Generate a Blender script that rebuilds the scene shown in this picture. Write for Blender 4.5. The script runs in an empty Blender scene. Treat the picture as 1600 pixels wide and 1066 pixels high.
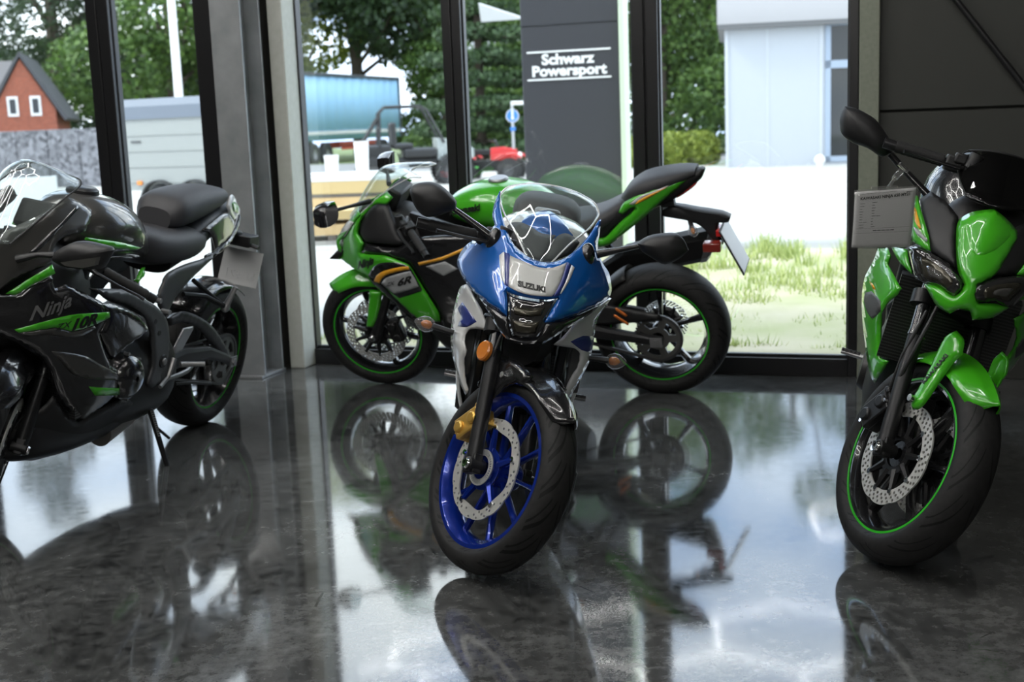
import bpy, math, random
import numpy as np
from mathutils import Vector, Matrix
from mathutils.geometry import tessellate_polygon, delaunay_2d_cdt
R = math.radians
SC = bpy.context.scene
COL = SC.collection

# ---------------------------------------------------------------- camera
FPX, PITCH, ROLL, CAMH = 1990.0, R(9.7), R(-2.2), 1.26
cd = bpy.data.cameras.new('camera'); cam = bpy.data.objects.new('camera', cd); COL.objects.link(cam)
cd.sensor_width = 36.0; cd.lens = FPX / 1600 * 36.0; cd.clip_end = 500; cd.clip_start = .05
_fw = Vector((0, math.cos(PITCH), -math.sin(PITCH))); _up = Vector((0, math.sin(PITCH), math.cos(PITCH))); _rt = Vector((1, 0, 0))
CR = _rt * math.cos(ROLL) + _up * math.sin(ROLL); CU = _up * math.cos(ROLL) - _rt * math.sin(ROLL); CF = _fw
_m = Matrix((CR, CU, -CF)).transposed().to_4x4(); _m.translation = (0, 0, CAMH); cam.matrix_world = _m
cd.dof.use_dof = True; cd.dof.focus_distance = 3.45; cd.dof.aperture_fstop = 4.5
SC.camera = cam
SC.view_settings.view_transform = 'Standard'; SC.view_settings.look = 'None'; SC.view_settings.gamma = 1
SC.view_settings.use_curve_mapping = False; SC.view_settings.exposure = 0.5

# ---------------------------------------------------------------- sky
w = bpy.data.worlds.new('overcast_sky'); SC.world = w; w.use_nodes = True
nt = w.node_tree; nt.nodes.clear()
def N(nt, t, **k):
    n = nt.nodes.new(t)
    for a, v in k.items():
        if a in n.inputs: n.inputs[a].default_value = v
        else: setattr(n, a, v)
    return n
tc = N(nt, 'ShaderNodeTexCoord'); mp = N(nt, 'ShaderNodeMapping'); mp.inputs['Scale'].default_value = (1, 1, 2.6)
ns = N(nt, 'ShaderNodeTexNoise'); ns.inputs['Scale'].default_value = 3.2; ns.inputs['Detail'].default_value = 7; ns.inputs['Roughness'].default_value = .55
cr = N(nt, 'ShaderNodeValToRGB')
cr.color_ramp.elements[0].position = .36; cr.color_ramp.elements[0].color = (.30, .42, .66, 1)
cr.color_ramp.elements[1].position = .60; cr.color_ramp.elements[1].color = (.92, .95, 1.0, 1)
bg = N(nt, 'ShaderNodeBackground'); bg.inputs['Strength'].default_value = 3.4; ow = N(nt, 'ShaderNodeOutputWorld')
for a, b in ((tc.outputs['Generated'], mp.inputs[0]), (mp.outputs[0], ns.inputs['Vector']), (ns.outputs['Fac'], cr.inputs[0]), (cr.outputs[0], bg.inputs[0]), (bg.outputs[0], ow.inputs[0])):
    nt.links.new(a, b)
def sun(name, energy, angle, direction, color):
    d = bpy.data.lights.new(name, 'SUN'); d.energy = energy; d.angle = R(angle); d.color = color
    o = bpy.data.objects.new(name, d); COL.objects.link(o); o.rotation_euler = Vector(direction).to_track_quat('-Z', 'Y').to_euler(); o.location = (-10, 10, 20)
    return o
# hazy sun, travelling along the shop front
sun('sun', 2.2, 8, (.80, .10, -.85), (1, .96, .9))

# ---------------------------------------------------------------- tags and materials
def tag(o, label=None, cat=None, group=None, kind=None):
    if label: o['label'] = label
    if cat: o['category'] = cat
    if group: o['group'] = group
    if kind: o['kind'] = kind
    return o
def empty(name, M=None):
    o = bpy.data.objects.new(name, None); COL.objects.link(o); o.empty_display_size = .1
    if M is not None: o.matrix_world = M
    return o
MATS = {}
def mat(name, col, rough=.5, metal=0.0, coat=0.0, emit=0.0, noise=None, bump=None, alpha=None, spec=.5, trans=0.0, flake=0.0):
    if name in MATS: return MATS[name]
    m = bpy.data.materials.new(name); m.use_nodes = True; nt = m.node_tree; b = nt.nodes['Principled BSDF']
    c = (*col, 1); b.inputs['Base Color'].default_value = c; b.inputs['Roughness'].default_value = rough; b.inputs['Metallic'].default_value = metal
    b.inputs['Coat Weight'].default_value = coat; b.inputs['Coat Roughness'].default_value = .03; b.inputs['Specular IOR Level'].default_value = spec
    b.inputs['Transmission Weight'].default_value = trans
    if emit: b.inputs['Emission Color'].default_value = c; b.inputs['Emission Strength'].default_value = emit
    tcn = N(nt, 'ShaderNodeTexCoord')
    if noise:      # (scale, amount, second colour)
        n = N(nt, 'ShaderNodeTexNoise'); n.inputs['Scale'].default_value = noise[0]; n.inputs['Detail'].default_value = 6
        r = N(nt, 'ShaderNodeValToRGB'); r.color_ramp.elements[0].position = .5 - noise[1]; r.color_ramp.elements[1].position = .5 + noise[1]
        r.color_ramp.elements[0].color = c; r.color_ramp.elements[1].color = (*noise[2], 1)
        nt.links.new(tcn.outputs['Object'], n.inputs['Vector']); nt.links.new(n.outputs['Fac'], r.inputs[0]); nt.links.new(r.outputs[0], b.inputs['Base Color'])
    if bump:       # (scale, strength)
        n = N(nt, 'ShaderNodeTexNoise'); n.inputs['Scale'].default_value = bump[0]; n.inputs['Detail'].default_value = 3
        bb = N(nt, 'ShaderNodeBump'); bb.inputs['Strength'].default_value = bump[1]; bb.inputs['Distance'].default_value = .002
        nt.links.new(tcn.outputs['Object'], n.inputs['Vector']); nt.links.new(n.outputs['Fac'], bb.inputs['Height']); nt.links.new(bb.outputs[0], b.inputs['Normal'])
    MATS[name] = m; return m
def glassmat(name, tint=(1, 1, 1), refl=1.0, base_alpha=0.0, ior=1.5, body=(.5, .5, .5)):
    """thin clear sheet: straight-through transparency plus a fresnel mirror, and a little body colour"""
    m = bpy.data.materials.new(name); m.use_nodes = True; nt = m.node_tree; nt.nodes.clear()
    o = N(nt, 'ShaderNodeOutputMaterial'); t = N(nt, 'ShaderNodeBsdfTransparent'); t.inputs[0].default_value = (*tint, 1)
    g = N(nt, 'ShaderNodeBsdfGlossy'); g.inputs['Roughness'].default_value = .015; g.inputs[0].default_value = (refl, refl, refl, 1)
    lw = N(nt, 'ShaderNodeLayerWeight'); lw.inputs[0].default_value = .5; pw = N(nt, 'ShaderNodeMath', operation='POWER'); nt.links.new(lw.outputs['Facing'], pw.inputs[0]); pw.inputs[1].default_value = 5
    f0 = ((ior - 1) / (ior + 1)) ** 2; f = N(nt, 'ShaderNodeMath', operation='MULTIPLY_ADD'); nt.links.new(pw.outputs[0], f.inputs[0]); f.inputs[1].default_value = 1 - f0; f.inputs[2].default_value = f0; mx = N(nt, 'ShaderNodeMixShader')
    nt.links.new(f.outputs[0], mx.inputs[0]); nt.links.new(t.outputs[0], mx.inputs[1]); nt.links.new(g.outputs[0], mx.inputs[2])
    if base_alpha:
        d = N(nt, 'ShaderNodeBsdfDiffuse'); d.inputs[0].default_value = (*body, 1); m2 = N(nt, 'ShaderNodeMixShader'); m2.inputs[0].default_value = base_alpha
        nt.links.new(mx.outputs[0], m2.inputs[1]); nt.links.new(d.outputs[0], m2.inputs[2]); nt.links.new(m2.outputs[0], o.inputs[0])
    else: nt.links.new(mx.outputs[0], o.inputs[0])
    MATS[name] = m; return m

# ---------------------------------------------------------------- mesh builder
def frame_from(d):
    d = Vector(d).normalized(); a = Vector((0, 0, 1)) if abs(d.z) < .9 else Vector((1, 0, 0))
    u = d.cross(a).normalized(); return u, d.cross(u).normalized(), d
class MB:
    def __init__(s, T=None): s.V = []; s.F = []; s.I = []; s.T = T; s.mi = 0; s.uv = None
    def add(s, V, F):
        b = len(s.V); T = s.T
        s.V += [tuple(T @ Vector(v)) if T is not None else tuple(v) for v in V]
        s.F += [tuple(i + b for i in f) for f in F]; s.I += [s.mi] * len(F); return s
    def grid(s, rows, cu=False, cv=False):
        """rows of points -> quads; cu closes along a row, cv closes the rows"""
        n, m = len(rows), len(rows[0]); V = [p for r in rows for p in r]; F = []
        for i in range(n if cv else n - 1):
            for j in range(m if cu else m - 1):
                F.append((i * m + j, i * m + (j + 1) % m, ((i + 1) % n) * m + (j + 1) % m, ((i + 1) % n) * m + j))
        return s.add(V, F)
    def loft(s, rows, caps=True):
        s.grid(rows, cu=True); m = len(rows[0])
        if caps:
            s.add(rows[0], [tuple(range(m))[::-1]]); s.add(rows[-1], [tuple(range(m))])
        return s
    def tube(s, pts, r, n=10, caps=True, flat=1.0):
        P = [Vector(p) for p in pts]; k = len(P); rr = r if isinstance(r, (list, tuple)) else [r] * k
        rows = []; u = None
        for i in range(k):
            d = (P[min(i + 1, k - 1)] - P[max(i - 1, 0)]).normalized()
            if u is None: u, v, _ = frame_from(d)
            u = (u - d * u.dot(d)).normalized(); v = d.cross(u)
            rows.append([P[i] + u * math.cos(a) * rr[i] + v * math.sin(a) * rr[i] * flat for a in [2 * math.pi * j / n for j in range(n)]])
        return s.loft(rows, caps)
    def cyl(s, a, b, r, r2=None, n=20): return s.tube([a, b], [r, r if r2 is None else r2], n)
    def box(s, c, sz, rot=None):
        V = []; c = Vector(c)
        for x in (-.5, .5):
            for y in (-.5, .5):
                for z in (-.5, .5):
                    p = Vector((x * sz[0], y * sz[1], z * sz[2]))
                    if rot is not None: p = rot @ p
                    V.append(c + p)
        return s.add(V, [(0, 1, 3, 2), (4, 6, 7, 5), (0, 4, 5, 1), (2, 3, 7, 6), (0, 2, 6, 4), (1, 5, 7, 3)])
    def sphere(s, c, r, n=16, m=10):
        r = r if isinstance(r, (tuple, list)) else (r, r, r); rows = []
        for i in range(m + 1):
            t = math.pi * i / m; t = min(max(t, .02), math.pi - .02)
            rows.append([(c[0] + r[0] * math.sin(t) * math.cos(a), c[1] + r[1] * math.sin(t) * math.sin(a), c[2] + r[2] * math.cos(t)) for a in [2 * math.pi * j / n for j in range(n)]])
        return s.loft(rows)
    def lathe(s, prof, c, axis='y', n=64, closed=True, a0=0, a1=2 * math.pi):
        """prof: [(radius, offset along axis)]"""
        full = abs(a1 - a0 - 2 * math.pi) < 1e-6; rows = []
        for j in range(n if full else n + 1):
            a = a0 + (a1 - a0) * j / n; ca, sa = math.cos(a), math.sin(a)
            if axis == 'y': rows.append([(c[0] + r * ca, c[1] + o, c[2] + r * sa) for r, o in prof])
            elif axis == 'x': rows.append([(c[0] + o, c[1] + r * ca, c[2] + r * sa) for r, o in prof])
            else: rows.append([(c[0] + r * ca, c[1] + r * sa, c[2] + o) for r, o in prof])
        return s.grid(rows, cu=closed, cv=full)
    def plate(s, loops, o, u, v, t):
        """flat plate with holes: loops of 2D points in frame (o,u,v), thickness t along u x v"""
        o, u, v = Vector(o), Vector(u).normalized(), Vector(v).normalized(); nrm = u.cross(v) * (t * .5)
        loops = [[Vector((a, b, 0)) for a, b in L] for L in loops]
        tris = tessellate_polygon(loops); flat = [p for L in loops for p in L]; n = len(flat)
        V = [o + u * p.x + v * p.y + nrm for p in flat] + [o + u * p.x + v * p.y - nrm for p in flat]
        F = [tuple(t_) for t_ in tris] + [tuple(i + n for i in t_[::-1]) for t_ in tris]; b = 0
        for L in loops:
            k = len(L)
            for i in range(k): F.append((b + i, b + (i + 1) % k, b + (i + 1) % k + n, b + i + n))
            b += k
        return s.add(V, F)
    def build(s, name, m, parent=None, smooth=40, bevel=0.0, sub=0, solid=0.0, mirror=False):
        me = bpy.data.meshes.new(name); me.from_pydata(s.V, [], s.F)
        for k in (m if isinstance(m, (list, tuple)) else [m]): me.materials.append(k)
        if max(s.I, default=0) > 0: me.polygons.foreach_set('material_index', s.I)
        import bmesh
        bm = bmesh.new(); bm.from_mesh(me); bmesh.ops.remove_doubles(bm, verts=bm.verts, dist=1e-5)
        if s.uv is None: bmesh.ops.recalc_face_normals(bm, faces=bm.faces)
        bm.to_mesh(me); bm.free()
        if s.uv:
            ul = me.uv_layers.new(name='UVMap'); co = [s.uv(v.co) for v in me.vertices]
            for p in me.polygons:
                us = [co[me.loops[l].vertex_index] for l in p.loop_indices]; mu = max(q[0] for q in us)
                for l, q in zip(p.loop_indices, us): ul.data[l].uv = (q[0] + (1 if mu - q[0] > .5 else 0), q[1])
        o = bpy.data.objects.new(name, me); COL.objects.link(o)
        if parent is not None: o.parent = parent
        if solid: q = o.modifiers.new('s', 'SOLIDIFY'); q.thickness = solid; q.offset = 0
        if bevel: q = o.modifiers.new('b', 'BEVEL'); q.width = bevel; q.segments = 2; q.limit_method = 'ANGLE'; q.angle_limit = R(40)
        if sub: q = o.modifiers.new('ss', 'SUBSURF'); q.levels = sub; q.render_levels = sub
        if smooth: me.polygons.foreach_set('use_smooth', [True] * len(me.polygons)); me.set_sharp_from_angle(angle=R(smooth))
        return o

def crom(P, k=4, closed=True, corner=48):
    """Catmull-Rom subdivision that keeps sharp corners"""
    P = [np.array(p, float) for p in P]; n = len(P); out = []
    def sharp(i):
        if not closed and (i == 0 or i == n - 1): return True
        a = P[i] - P[i - 1]; b = P[(i + 1) % n] - P[i]; c = a @ b / (np.linalg.norm(a) * np.linalg.norm(b) + 1e-9)
        return math.degrees(math.acos(max(-1, min(1, c)))) > corner
    S = [sharp(i) for i in range(n)]
    for i in range(n if closed else n - 1):
        p1, p2 = P[i], P[(i + 1) % n]
        p0 = p1 - (p2 - p1) if S[i] else P[i - 1]; p3 = p2 + (p2 - p1) if S[(i + 1) % n] else P[(i + 2) % n]
        d = np.linalg.norm(p2 - p1); p0 = p1 + (p0 - p1) * min(1, d / (np.linalg.norm(p0 - p1) + 1e-9)) ; p3 = p2 + (p3 - p2) * min(1, d / (np.linalg.norm(p3 - p2) + 1e-9))
        for j in range(k):
            t = j / k; out.append(.5 * ((2 * p1) + (-p0 + p2) * t + (2 * p0 - 5 * p1 + 4 * p2 - p3) * t * t + (-p0 + 3 * p1 - 3 * p2 + p3) * t ** 3))
    if not closed: out.append(P[-1])
    return out
class Surf:
    """smooth surface through control points: coordinate `axis` as a thin-plate function of the other two"""
    def __init__(s, axis, pts, lam=1e-4, sym=False):
        s.axis = axis; s.o = [i for i in range(3) if i != axis]
        if sym: pts = [p for p in pts] + [(-p[0], p[1], p[2]) for p in pts if abs(p[0]) > 1e-6]
        P = np.array(pts, float); s.X = P[:, :2]; n = len(P)
        A = np.zeros((n + 3, n + 3)); A[:n, :n] = s.k(s.X, s.X) + lam * np.eye(n); A[:n, n] = 1; A[:n, n + 1:] = s.X; A[n:, :n] = A[:n, n:].T
        s.w = np.linalg.solve(A, np.concatenate([P[:, 2], np.zeros(3)]))
    def k(s, a, b):
        r2 = ((a[:, None] - b[None]) ** 2).sum(-1); return .5 * r2 * np.log(r2 + 1e-12)
    def __call__(s, Q):
        Q = np.atleast_2d(np.array(Q, float)); return s.k(Q, s.X) @ s.w[:-3] + s.w[-3] + Q @ s.w[-2:]
    def pt(s, a, b, off=0.0, side=1):
        c = float(s([(a, b)])[0]) + off; p = [0, 0, 0]; p[s.o[0]] = a; p[s.o[1]] = b; p[s.axis] = c
        if side < 0: p[1] = -p[1]
        return Vector(p)
def sheet(name, out, surf, m, parent, side=1, off=0.0, t=.004, edge=.02, drop=.010, res=.014, sm=4, both=False, holes=(), sub=None, corner=48, kind=None):
    """curved body panel with a traced outline: points (a,b) on surf, its rim rolled inwards by drop over edge"""
    a0, b0 = surf.o
    L = [(p[a0] * (1 if a0 != 1 else side), p[b0] * (1 if b0 != 1 else side)) if len(p) == 3 else tuple(p) for p in out]
    if sm: L = [tuple(q) for q in crom(L, sm, corner=corner)]
    # resample long segments
    M_ = []
    for i in range(len(L)):
        p, q = np.array(L[i]), np.array(L[(i + 1) % len(L)]); d = np.linalg.norm(q - p); k = max(1, int(d / res))
        if d < 1e-5: continue
        for j in range(k): M_.append(p + (q - p) * j / k)
    B = np.array(M_); nb = len(B); A2 = np.roll(B, -1, 0)
    def inside(Q):
        c = np.zeros(len(Q), bool)
        for (x1, y1), (x2, y2) in zip(B, A2):
            cond = ((y1 > Q[:, 1]) != (y2 > Q[:, 1])); c ^= cond & (Q[:, 0] < (x2 - x1) * (Q[:, 1] - y1) / ((y2 - y1) + 1e-15) + x1)
        return c
    def dist(Q):
        e = A2 - B; l2 = (e ** 2).sum(-1) + 1e-15; d = np.full(len(Q), 9.)
        for i in range(nb):
            tt = np.clip(((Q - B[i]) @ e[i]) / l2[i], 0, 1); d = np.minimum(d, np.linalg.norm(Q - (B[i] + tt[:, None] * e[i]), axis=1))
        return d
    lo, hi = B.min(0), B.max(0); gx = np.arange(lo[0], hi[0], res); gy = np.arange(lo[1], hi[1], res * .87)
    G = np.array([(x + (res * .5 if j % 2 else 0), y) for j, y in enumerate(gy) for x in gx]); G = G[inside(G)] if len(G) else np.zeros((0, 2))
    if len(G): G = G[dist(G) > res * .45]
    allp = np.concatenate([B, G]) if len(G) else B
    r = delaunay_2d_cdt([Vector(p) for p in allp], [(i, (i + 1) % nb) for i in range(nb)], [], 1, 1e-7)
    V2 = np.array([tuple(v) for v in r[0]]); F = [tuple(f) for f in r[2]]
    cen = np.array([V2[list(f)].mean(0) for f in F]); ins = inside(cen); F = [f for f, k in zip(F, ins) if k]
    d = dist(V2); h = drop * (1 - np.sqrt(np.clip(1 - (1 - np.clip(d / edge, 0, 1)) ** 2, 0, 1))) if drop else 0 * d
    c = surf(V2); sg = 1.0
    c = c + off - h * sg
    V = np.zeros((len(V2), 3)); V[:, a0] = V2[:, 0]; V[:, b0] = V2[:, 1]; V[:, surf.axis] = c
    objs = []
    for sd in ((1, -1) if both else (side,)):
        W = V.copy()
        if surf.axis == 1: W[:, 1] *= sd
        elif sd < 0: W[:, 1] *= -1
        mb = MB(); mb.add([tuple(p) for p in W], F)
        # keep the winding consistent and outward
        me = bpy.data.meshes.new(name); me.from_pydata(mb.V, [], mb.F)
        for k in (m if isinstance(m, (list, tuple)) else [m]): me.materials.append(k)
        n0 = sum((me.polygons[i].normal[surf.axis] * me.polygons[i].area for i in range(len(me.polygons)))); want = sd if surf.axis == 1 else 1
        if n0 * want < 0: me.flip_normals()
        o = bpy.data.objects.new(name, me); COL.objects.link(o)
        if parent is not None: o.parent = parent
        if t: q = o.modifiers.new('s', 'SOLIDIFY'); q.thickness = t; q.offset = -1
        me.polygons.foreach_set('use_smooth', [True] * len(me.polygons)); me.set_sharp_from_angle(angle=R(50))
        objs.append(o)
    return objs[0] if len(objs) == 1 else objs

def text2d(s, size=1.0, shear=0.0, offset=0.0, spacing=1.0, align='CENTER', scale_x=1.0):
    c = bpy.data.curves.new('t', 'FONT'); c.body = s; c.size = size; c.shear = shear; c.offset = offset; c.space_character = spacing
    c.align_x = align; c.align_y = 'CENTER'; c.resolution_u = 3; c.fill_mode = 'FRONT'
    o = bpy.data.objects.new('t', c); COL.objects.link(o); bpy.context.view_layer.update()
    me = bpy.data.meshes.new_from_object(o.evaluated_get(bpy.context.evaluated_depsgraph_get()))
    V = [(v.co.x * scale_x, v.co.y) for v in me.vertices]; F = [tuple(p.vertices) for p in me.polygons]
    bpy.data.objects.remove(o); bpy.data.curves.remove(c); bpy.data.meshes.remove(me)
    return V, F
def lettering(name, s, m, parent, fn, t=.0012, **k):
    """text whose 2D points are placed by fn(u,v) -> 3D"""
    V, F = text2d(s, **k); mb = MB(); mb.add([fn(u, v) for u, v in V], F)
    o = mb.build(name, m, parent, smooth=0)
    q = o.modifiers.new('s', 'SOLIDIFY'); q.thickness = t; q.offset = 0
    return o

# ---------------------------------------------------------------- places measured from the photograph
def ray(u, v):
    return Vector((0, 0, CAMH)), (CF + CR * ((u - 800) / FPX) - CU * ((v - 533) / FPX))
def on_z(u, v, z=0.0):
    o, d = ray(u, v); t = (z - o.z) / d.z; return o + d * t
def at_depth(u, v, dist):
    o, d = ray(u, v); return o + d * (dist / d.y)
# ---------------------------------------------------------------- the shop: window wall runs along WE, outward is WN
W0 = Vector((-1.116, 6.913, 0)); WE = Vector((.950, -.312, 0)).normalized(); WN = Vector((-WE.y, WE.x, 0))
WROT = Matrix((WE, WN, Vector((0, 0, 1)))).transposed()
def S(s, off=0.0, z=0.0): return W0 + WE * s + WN * off + Vector((0, 0, z))
def ws(u, v, off=0.0):
    o, d = ray(u, v); return (o + d * ((W0 + WN * off - o).dot(WN) / d.dot(WN)) - W0).dot(WE)
def wz(u, v, off=0.0):
    o, d = ray(u, v); return (o + d * ((W0 + WN * off - o).dot(WN) / d.dot(WN))).z
def wbox(mb, s0, s1, o0, o1, z0, z1): mb.box(S((s0 + s1) / 2, (o0 + o1) / 2, (z0 + z1) / 2), (abs(s1 - s0), abs(o1 - o0), abs(z1 - z0)), WROT)
def struct(name, mb, m, **k): o = mb.build(name, m, **k); o['kind'] = 'structure'; return o

def floor_mat():
    m = bpy.data.materials.new('polished_concrete'); m.use_nodes = True; nt = m.node_tree; b = nt.nodes['Principled BSDF']
    tcn = N(nt, 'ShaderNodeTexCoord'); L = nt.links.new
    n1 = N(nt, 'ShaderNodeTexNoise'); n1.inputs['Scale'].default_value = 1.3; n1.inputs['Detail'].default_value = 10; n1.inputs['Roughness'].default_value = .65; n1.inputs['Distortion'].default_value = .6
    n2 = N(nt, 'ShaderNodeTexNoise'); n2.inputs['Scale'].default_value = 22; n2.inputs['Detail'].default_value = 8; n2.inputs['Roughness'].default_value = .75
    L(tcn.outputs['Object'], n1.inputs['Vector']); L(tcn.outputs['Object'], n2.inputs['Vector'])
    mx = N(nt, 'ShaderNodeMath', operation='MULTIPLY'); L(n1.outputs['Fac'], mx.inputs[0]); L(n2.outputs['Fac'], mx.inputs[1])
    r = N(nt, 'ShaderNodeValToRGB'); r.color_ramp.elements[0].position = .15; r.color_ramp.elements[0].color = (.016, .0165, .0165, 1); r.color_ramp.elements[1].position = .40; r.color_ramp.elements[1].color = (.15, .154, .15, 1)
    L(mx.outputs[0], r.inputs[0])
    # hairline scratches
    mp = N(nt, 'ShaderNodeMapping'); mp.inputs['Rotation'].default_value = (0, 0, .5); mp.inputs['Scale'].default_value = (2.2, 14, 1); L(tcn.outputs['Object'], mp.inputs[0])
    v = N(nt, 'ShaderNodeTexVoronoi'); v.feature = 'DISTANCE_TO_EDGE'; v.inputs['Scale'].default_value = 1.1; L(mp.outputs[0], v.inputs['Vector'])
    lt = N(nt, 'ShaderNodeMath', operation='LESS_THAN'); lt.inputs[1].default_value = .006; L(v.outputs['Distance'], lt.inputs[0])
    n3 = N(nt, 'ShaderNodeTexNoise'); n3.inputs['Scale'].default_value = 2.5; L(tcn.outputs['Object'], n3.inputs['Vector'])
    gt = N(nt, 'ShaderNodeMath', operation='GREATER_THAN'); gt.inputs[1].default_value = .60; L(n3.outputs['Fac'], gt.inputs[0])
    sc = N(nt, 'ShaderNodeMath', operation='MULTIPLY'); L(lt.outputs[0], sc.inputs[0]); L(gt.outputs[0], sc.inputs[1])
    c2 = N(nt, 'ShaderNodeMixRGB'); c2.inputs[2].default_value = (.02, .02, .02, 1); L(sc.outputs[0], c2.inputs[0]); L(r.outputs[0], c2.inputs[1]); L(c2.outputs[0], b.inputs['Base Color'])
    rr = N(nt, 'ShaderNodeMapRange'); rr.inputs['From Min'].default_value = .3; rr.inputs['From Max'].default_value = .7; rr.inputs['To Min'].default_value = .04; rr.inputs['To Max'].default_value = .10
    L(n2.outputs['Fac'], rr.inputs['Value']); L(rr.outputs[0], b.inputs['Roughness'])
    bb = N(nt, 'ShaderNodeBump'); bb.inputs['Strength'].default_value = .05; bb.inputs['Distance'].default_value = .004
    n4 = N(nt, 'ShaderNodeTexNoise'); n4.inputs['Scale'].default_value = 3; n4.inputs['Detail'].default_value = 3; L(tcn.outputs['Object'], n4.inputs['Vector']); L(n4.outputs['Fac'], bb.inputs['Height']); L(bb.outputs[0], b.inputs['Normal'])
    b.inputs['IOR'].default_value = 1.8; b.inputs['Specular IOR Level'].default_value = .5
    return m
FLOORM = floor_mat()
M_black = mat('black_aluminium', (.012, .012, .013), .35, spec=.5)
M_wall = mat('dark_sandwich_panel', (.034, .036, .030), .6, bump=(300, .3))
M_ceil = mat('dark_ceiling', (.03, .03, .03), .8)
M_steel = mat('galvanised_steel', (.20, .215, .22), .5, metal=.25, noise=(9, .25, (.30, .31, .32)))
M_post = mat('pale_grey_post', (.42, .43, .38), .5, noise=(30, .3, (.50, .51, .47)))
M_gpost = mat('grey_green_post', (.20, .22, .17), .6, noise=(60, .3, (.26, .28, .22)))
M_white = mat('white_paint', (.8, .8, .78), .4)
M_pane = glassmat('window_glass', (.93, .96, .95), ior=1.9)

SL, SRT = -4.2, 5.2
mb = MB(); mb.box(S((SL + SRT) / 2, -5.5, -.1), (SRT - SL, 11.1, .2), WROT); struct('floor', mb, FLOORM, smooth=0)
mb = MB(); mb.box(S((SL + SRT) / 2, -5.5, 4.7), (SRT - SL + .4, 11.4, .2), WROT); struct('ceiling', mb, M_ceil, smooth=0)
mb = MB(); wbox(mb, SL - .2, SRT + .2, -11.3, -11.05, 0, 4.6); struct('wall_front', mb, M_wall, smooth=0)
mb = MB(); wbox(mb, SL - .25, SL, -11.05, .1, 0, 4.6); struct('wall_left', mb, M_wall, smooth=0)
mb = MB(); wbox(mb, SRT, SRT + .25, -11.05, .1, 0, 4.6); struct('wall_right', mb, M_wall, smooth=0)
WTOP = 3.6
mb = MB(); wbox(mb, SL, SRT, .0, .2, WTOP, 4.6); struct('wall_back', mb, M_wall, smooth=0)
# solid panelled part right of the windows: two cladding boards with an open joint
sR = ws(1341, 300); sC = ws(1371, 300, -.02); zj = wz(1480, 171)
mb = MB(); wbox(mb, sR, SRT, 0, .18, 0, zj - .006); wbox(mb, sR, SRT, 0, .18, zj + .006, WTOP); wbox(mb, sR, SRT, .03, .16, zj - .01, zj + .01)
struct('wall_back', mb, M_wall, smooth=0, bevel=.004)
# diagonal brace rod against the panels
a, b = Vector(S(ws(1494, 0, -.05), -.05, wz(1494, 0, -.05))), Vector(S(ws(1600, 135, -.05), -.05, wz(1600, 135, -.05)))
d = (b - a); mb = MB(); mb.cyl(a - d * 1.2, b + d * 1.6, .014); struct('trim_1', mb, M_black)

# window frames, one per bay of glass
edges = [(ws(-90, 300), ws(-48, 300)), (ws(136, 0), ws(180, 0)), (ws(303, 0), ws(332, 0)), (ws(447, 0), ws(463, 0)), (ws(691, 0), ws(730, 0)), (ws(987, 0), ws(1038, 0)), (ws(1326, 300), ws(1341, 300))]
def bay(k, a, b):
    """window between posts a and b: jambs, rails, glazing bead, pane"""
    s0, s1 = a[1] - .03, b[0]; mb = MB()
    wbox(mb, s0 - .02, s0 + .008, -.01, .03, .0, WTOP); wbox(mb, s1 - .008, s1 + .02, -.01, .03, .0, WTOP)
    wbox(mb, s0, s1, -.03, .05, 0, .085); wbox(mb, s0, s1, -.02, .09, WTOP - .08, WTOP); wbox(mb, s0, s1, .0, .03, .085, .10)
    o = struct('window_%d' % k, mb, M_black, smooth=0, bevel=.003)
    g = MB(); wbox(g, s0, s1, .012, .018, .09, WTOP - .08); g = g.build('pane', M_pane, o, smooth=0); return o
k = 1
for i in range(len(edges) - 1):
    if i == 2: continue
    bay(k, edges[i], edges[i + 1]); k += 1
bay(k, (SL, SL + .02), edges[0]); 
for i, (a, b) in enumerate(edges):
    m_ = (a + b) if False else None
    mb = MB(); w_ = b - a
    if i in (2, 3): wbox(mb, a, b, -.02, .04, 0, WTOP)
    elif i == 6: wbox(mb, a, b, -.03, .12, 0, WTOP)
    else:   # doubled mullion with a groove down its middle
        w2 = w_ - .03; wbox(mb, a, a + w2 * .46, -.03, .02, 0, WTOP); wbox(mb, a + w2 * .54, a + w2, -.04, .02, 0, WTOP); wbox(mb, a + w2 * .3, a + w2 * .7, -.01, .02, 0, WTOP)
    struct('trim_%d' % (i + 2), mb, M_black, smooth=0, bevel=.004)
# dark infill between the left bays and the pale post
mb = MB(); wbox(mb, edges[2][1] - .02, edges[3][0], .02, .15, 0, WTOP); struct('wall_back', mb, mat('dark_infill_panel', (.06, .06, .05), .7), smooth=0)
# pale boxed post beside the big window
mb = MB(); a, b = ws(415, 0, -.16), ws(438, 0, -.16); wbox(mb, a, b, -.16, -.01, 0, WTOP + .8); 
struct('trim_10', mb, M_post, smooth=0, bevel=.006)
# galvanised I-beam column
cs = ws(350, 0, -.42); mb = MB(); fw = .17
wbox(mb, cs - fw / 2, cs + fw / 2, -.43, -.415, 0, 4.6); wbox(mb, cs - fw / 2, cs + fw / 2, -.235, -.22, 0, 4.6); wbox(mb, cs - .005, cs + .005, -.415, -.235, 0, 4.6)
wbox(mb, cs - fw / 2, cs + fw / 2, -.46, -.20, 0, .014)
o = struct('trim_11', mb, M_steel, smooth=0, bevel=.003)
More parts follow.
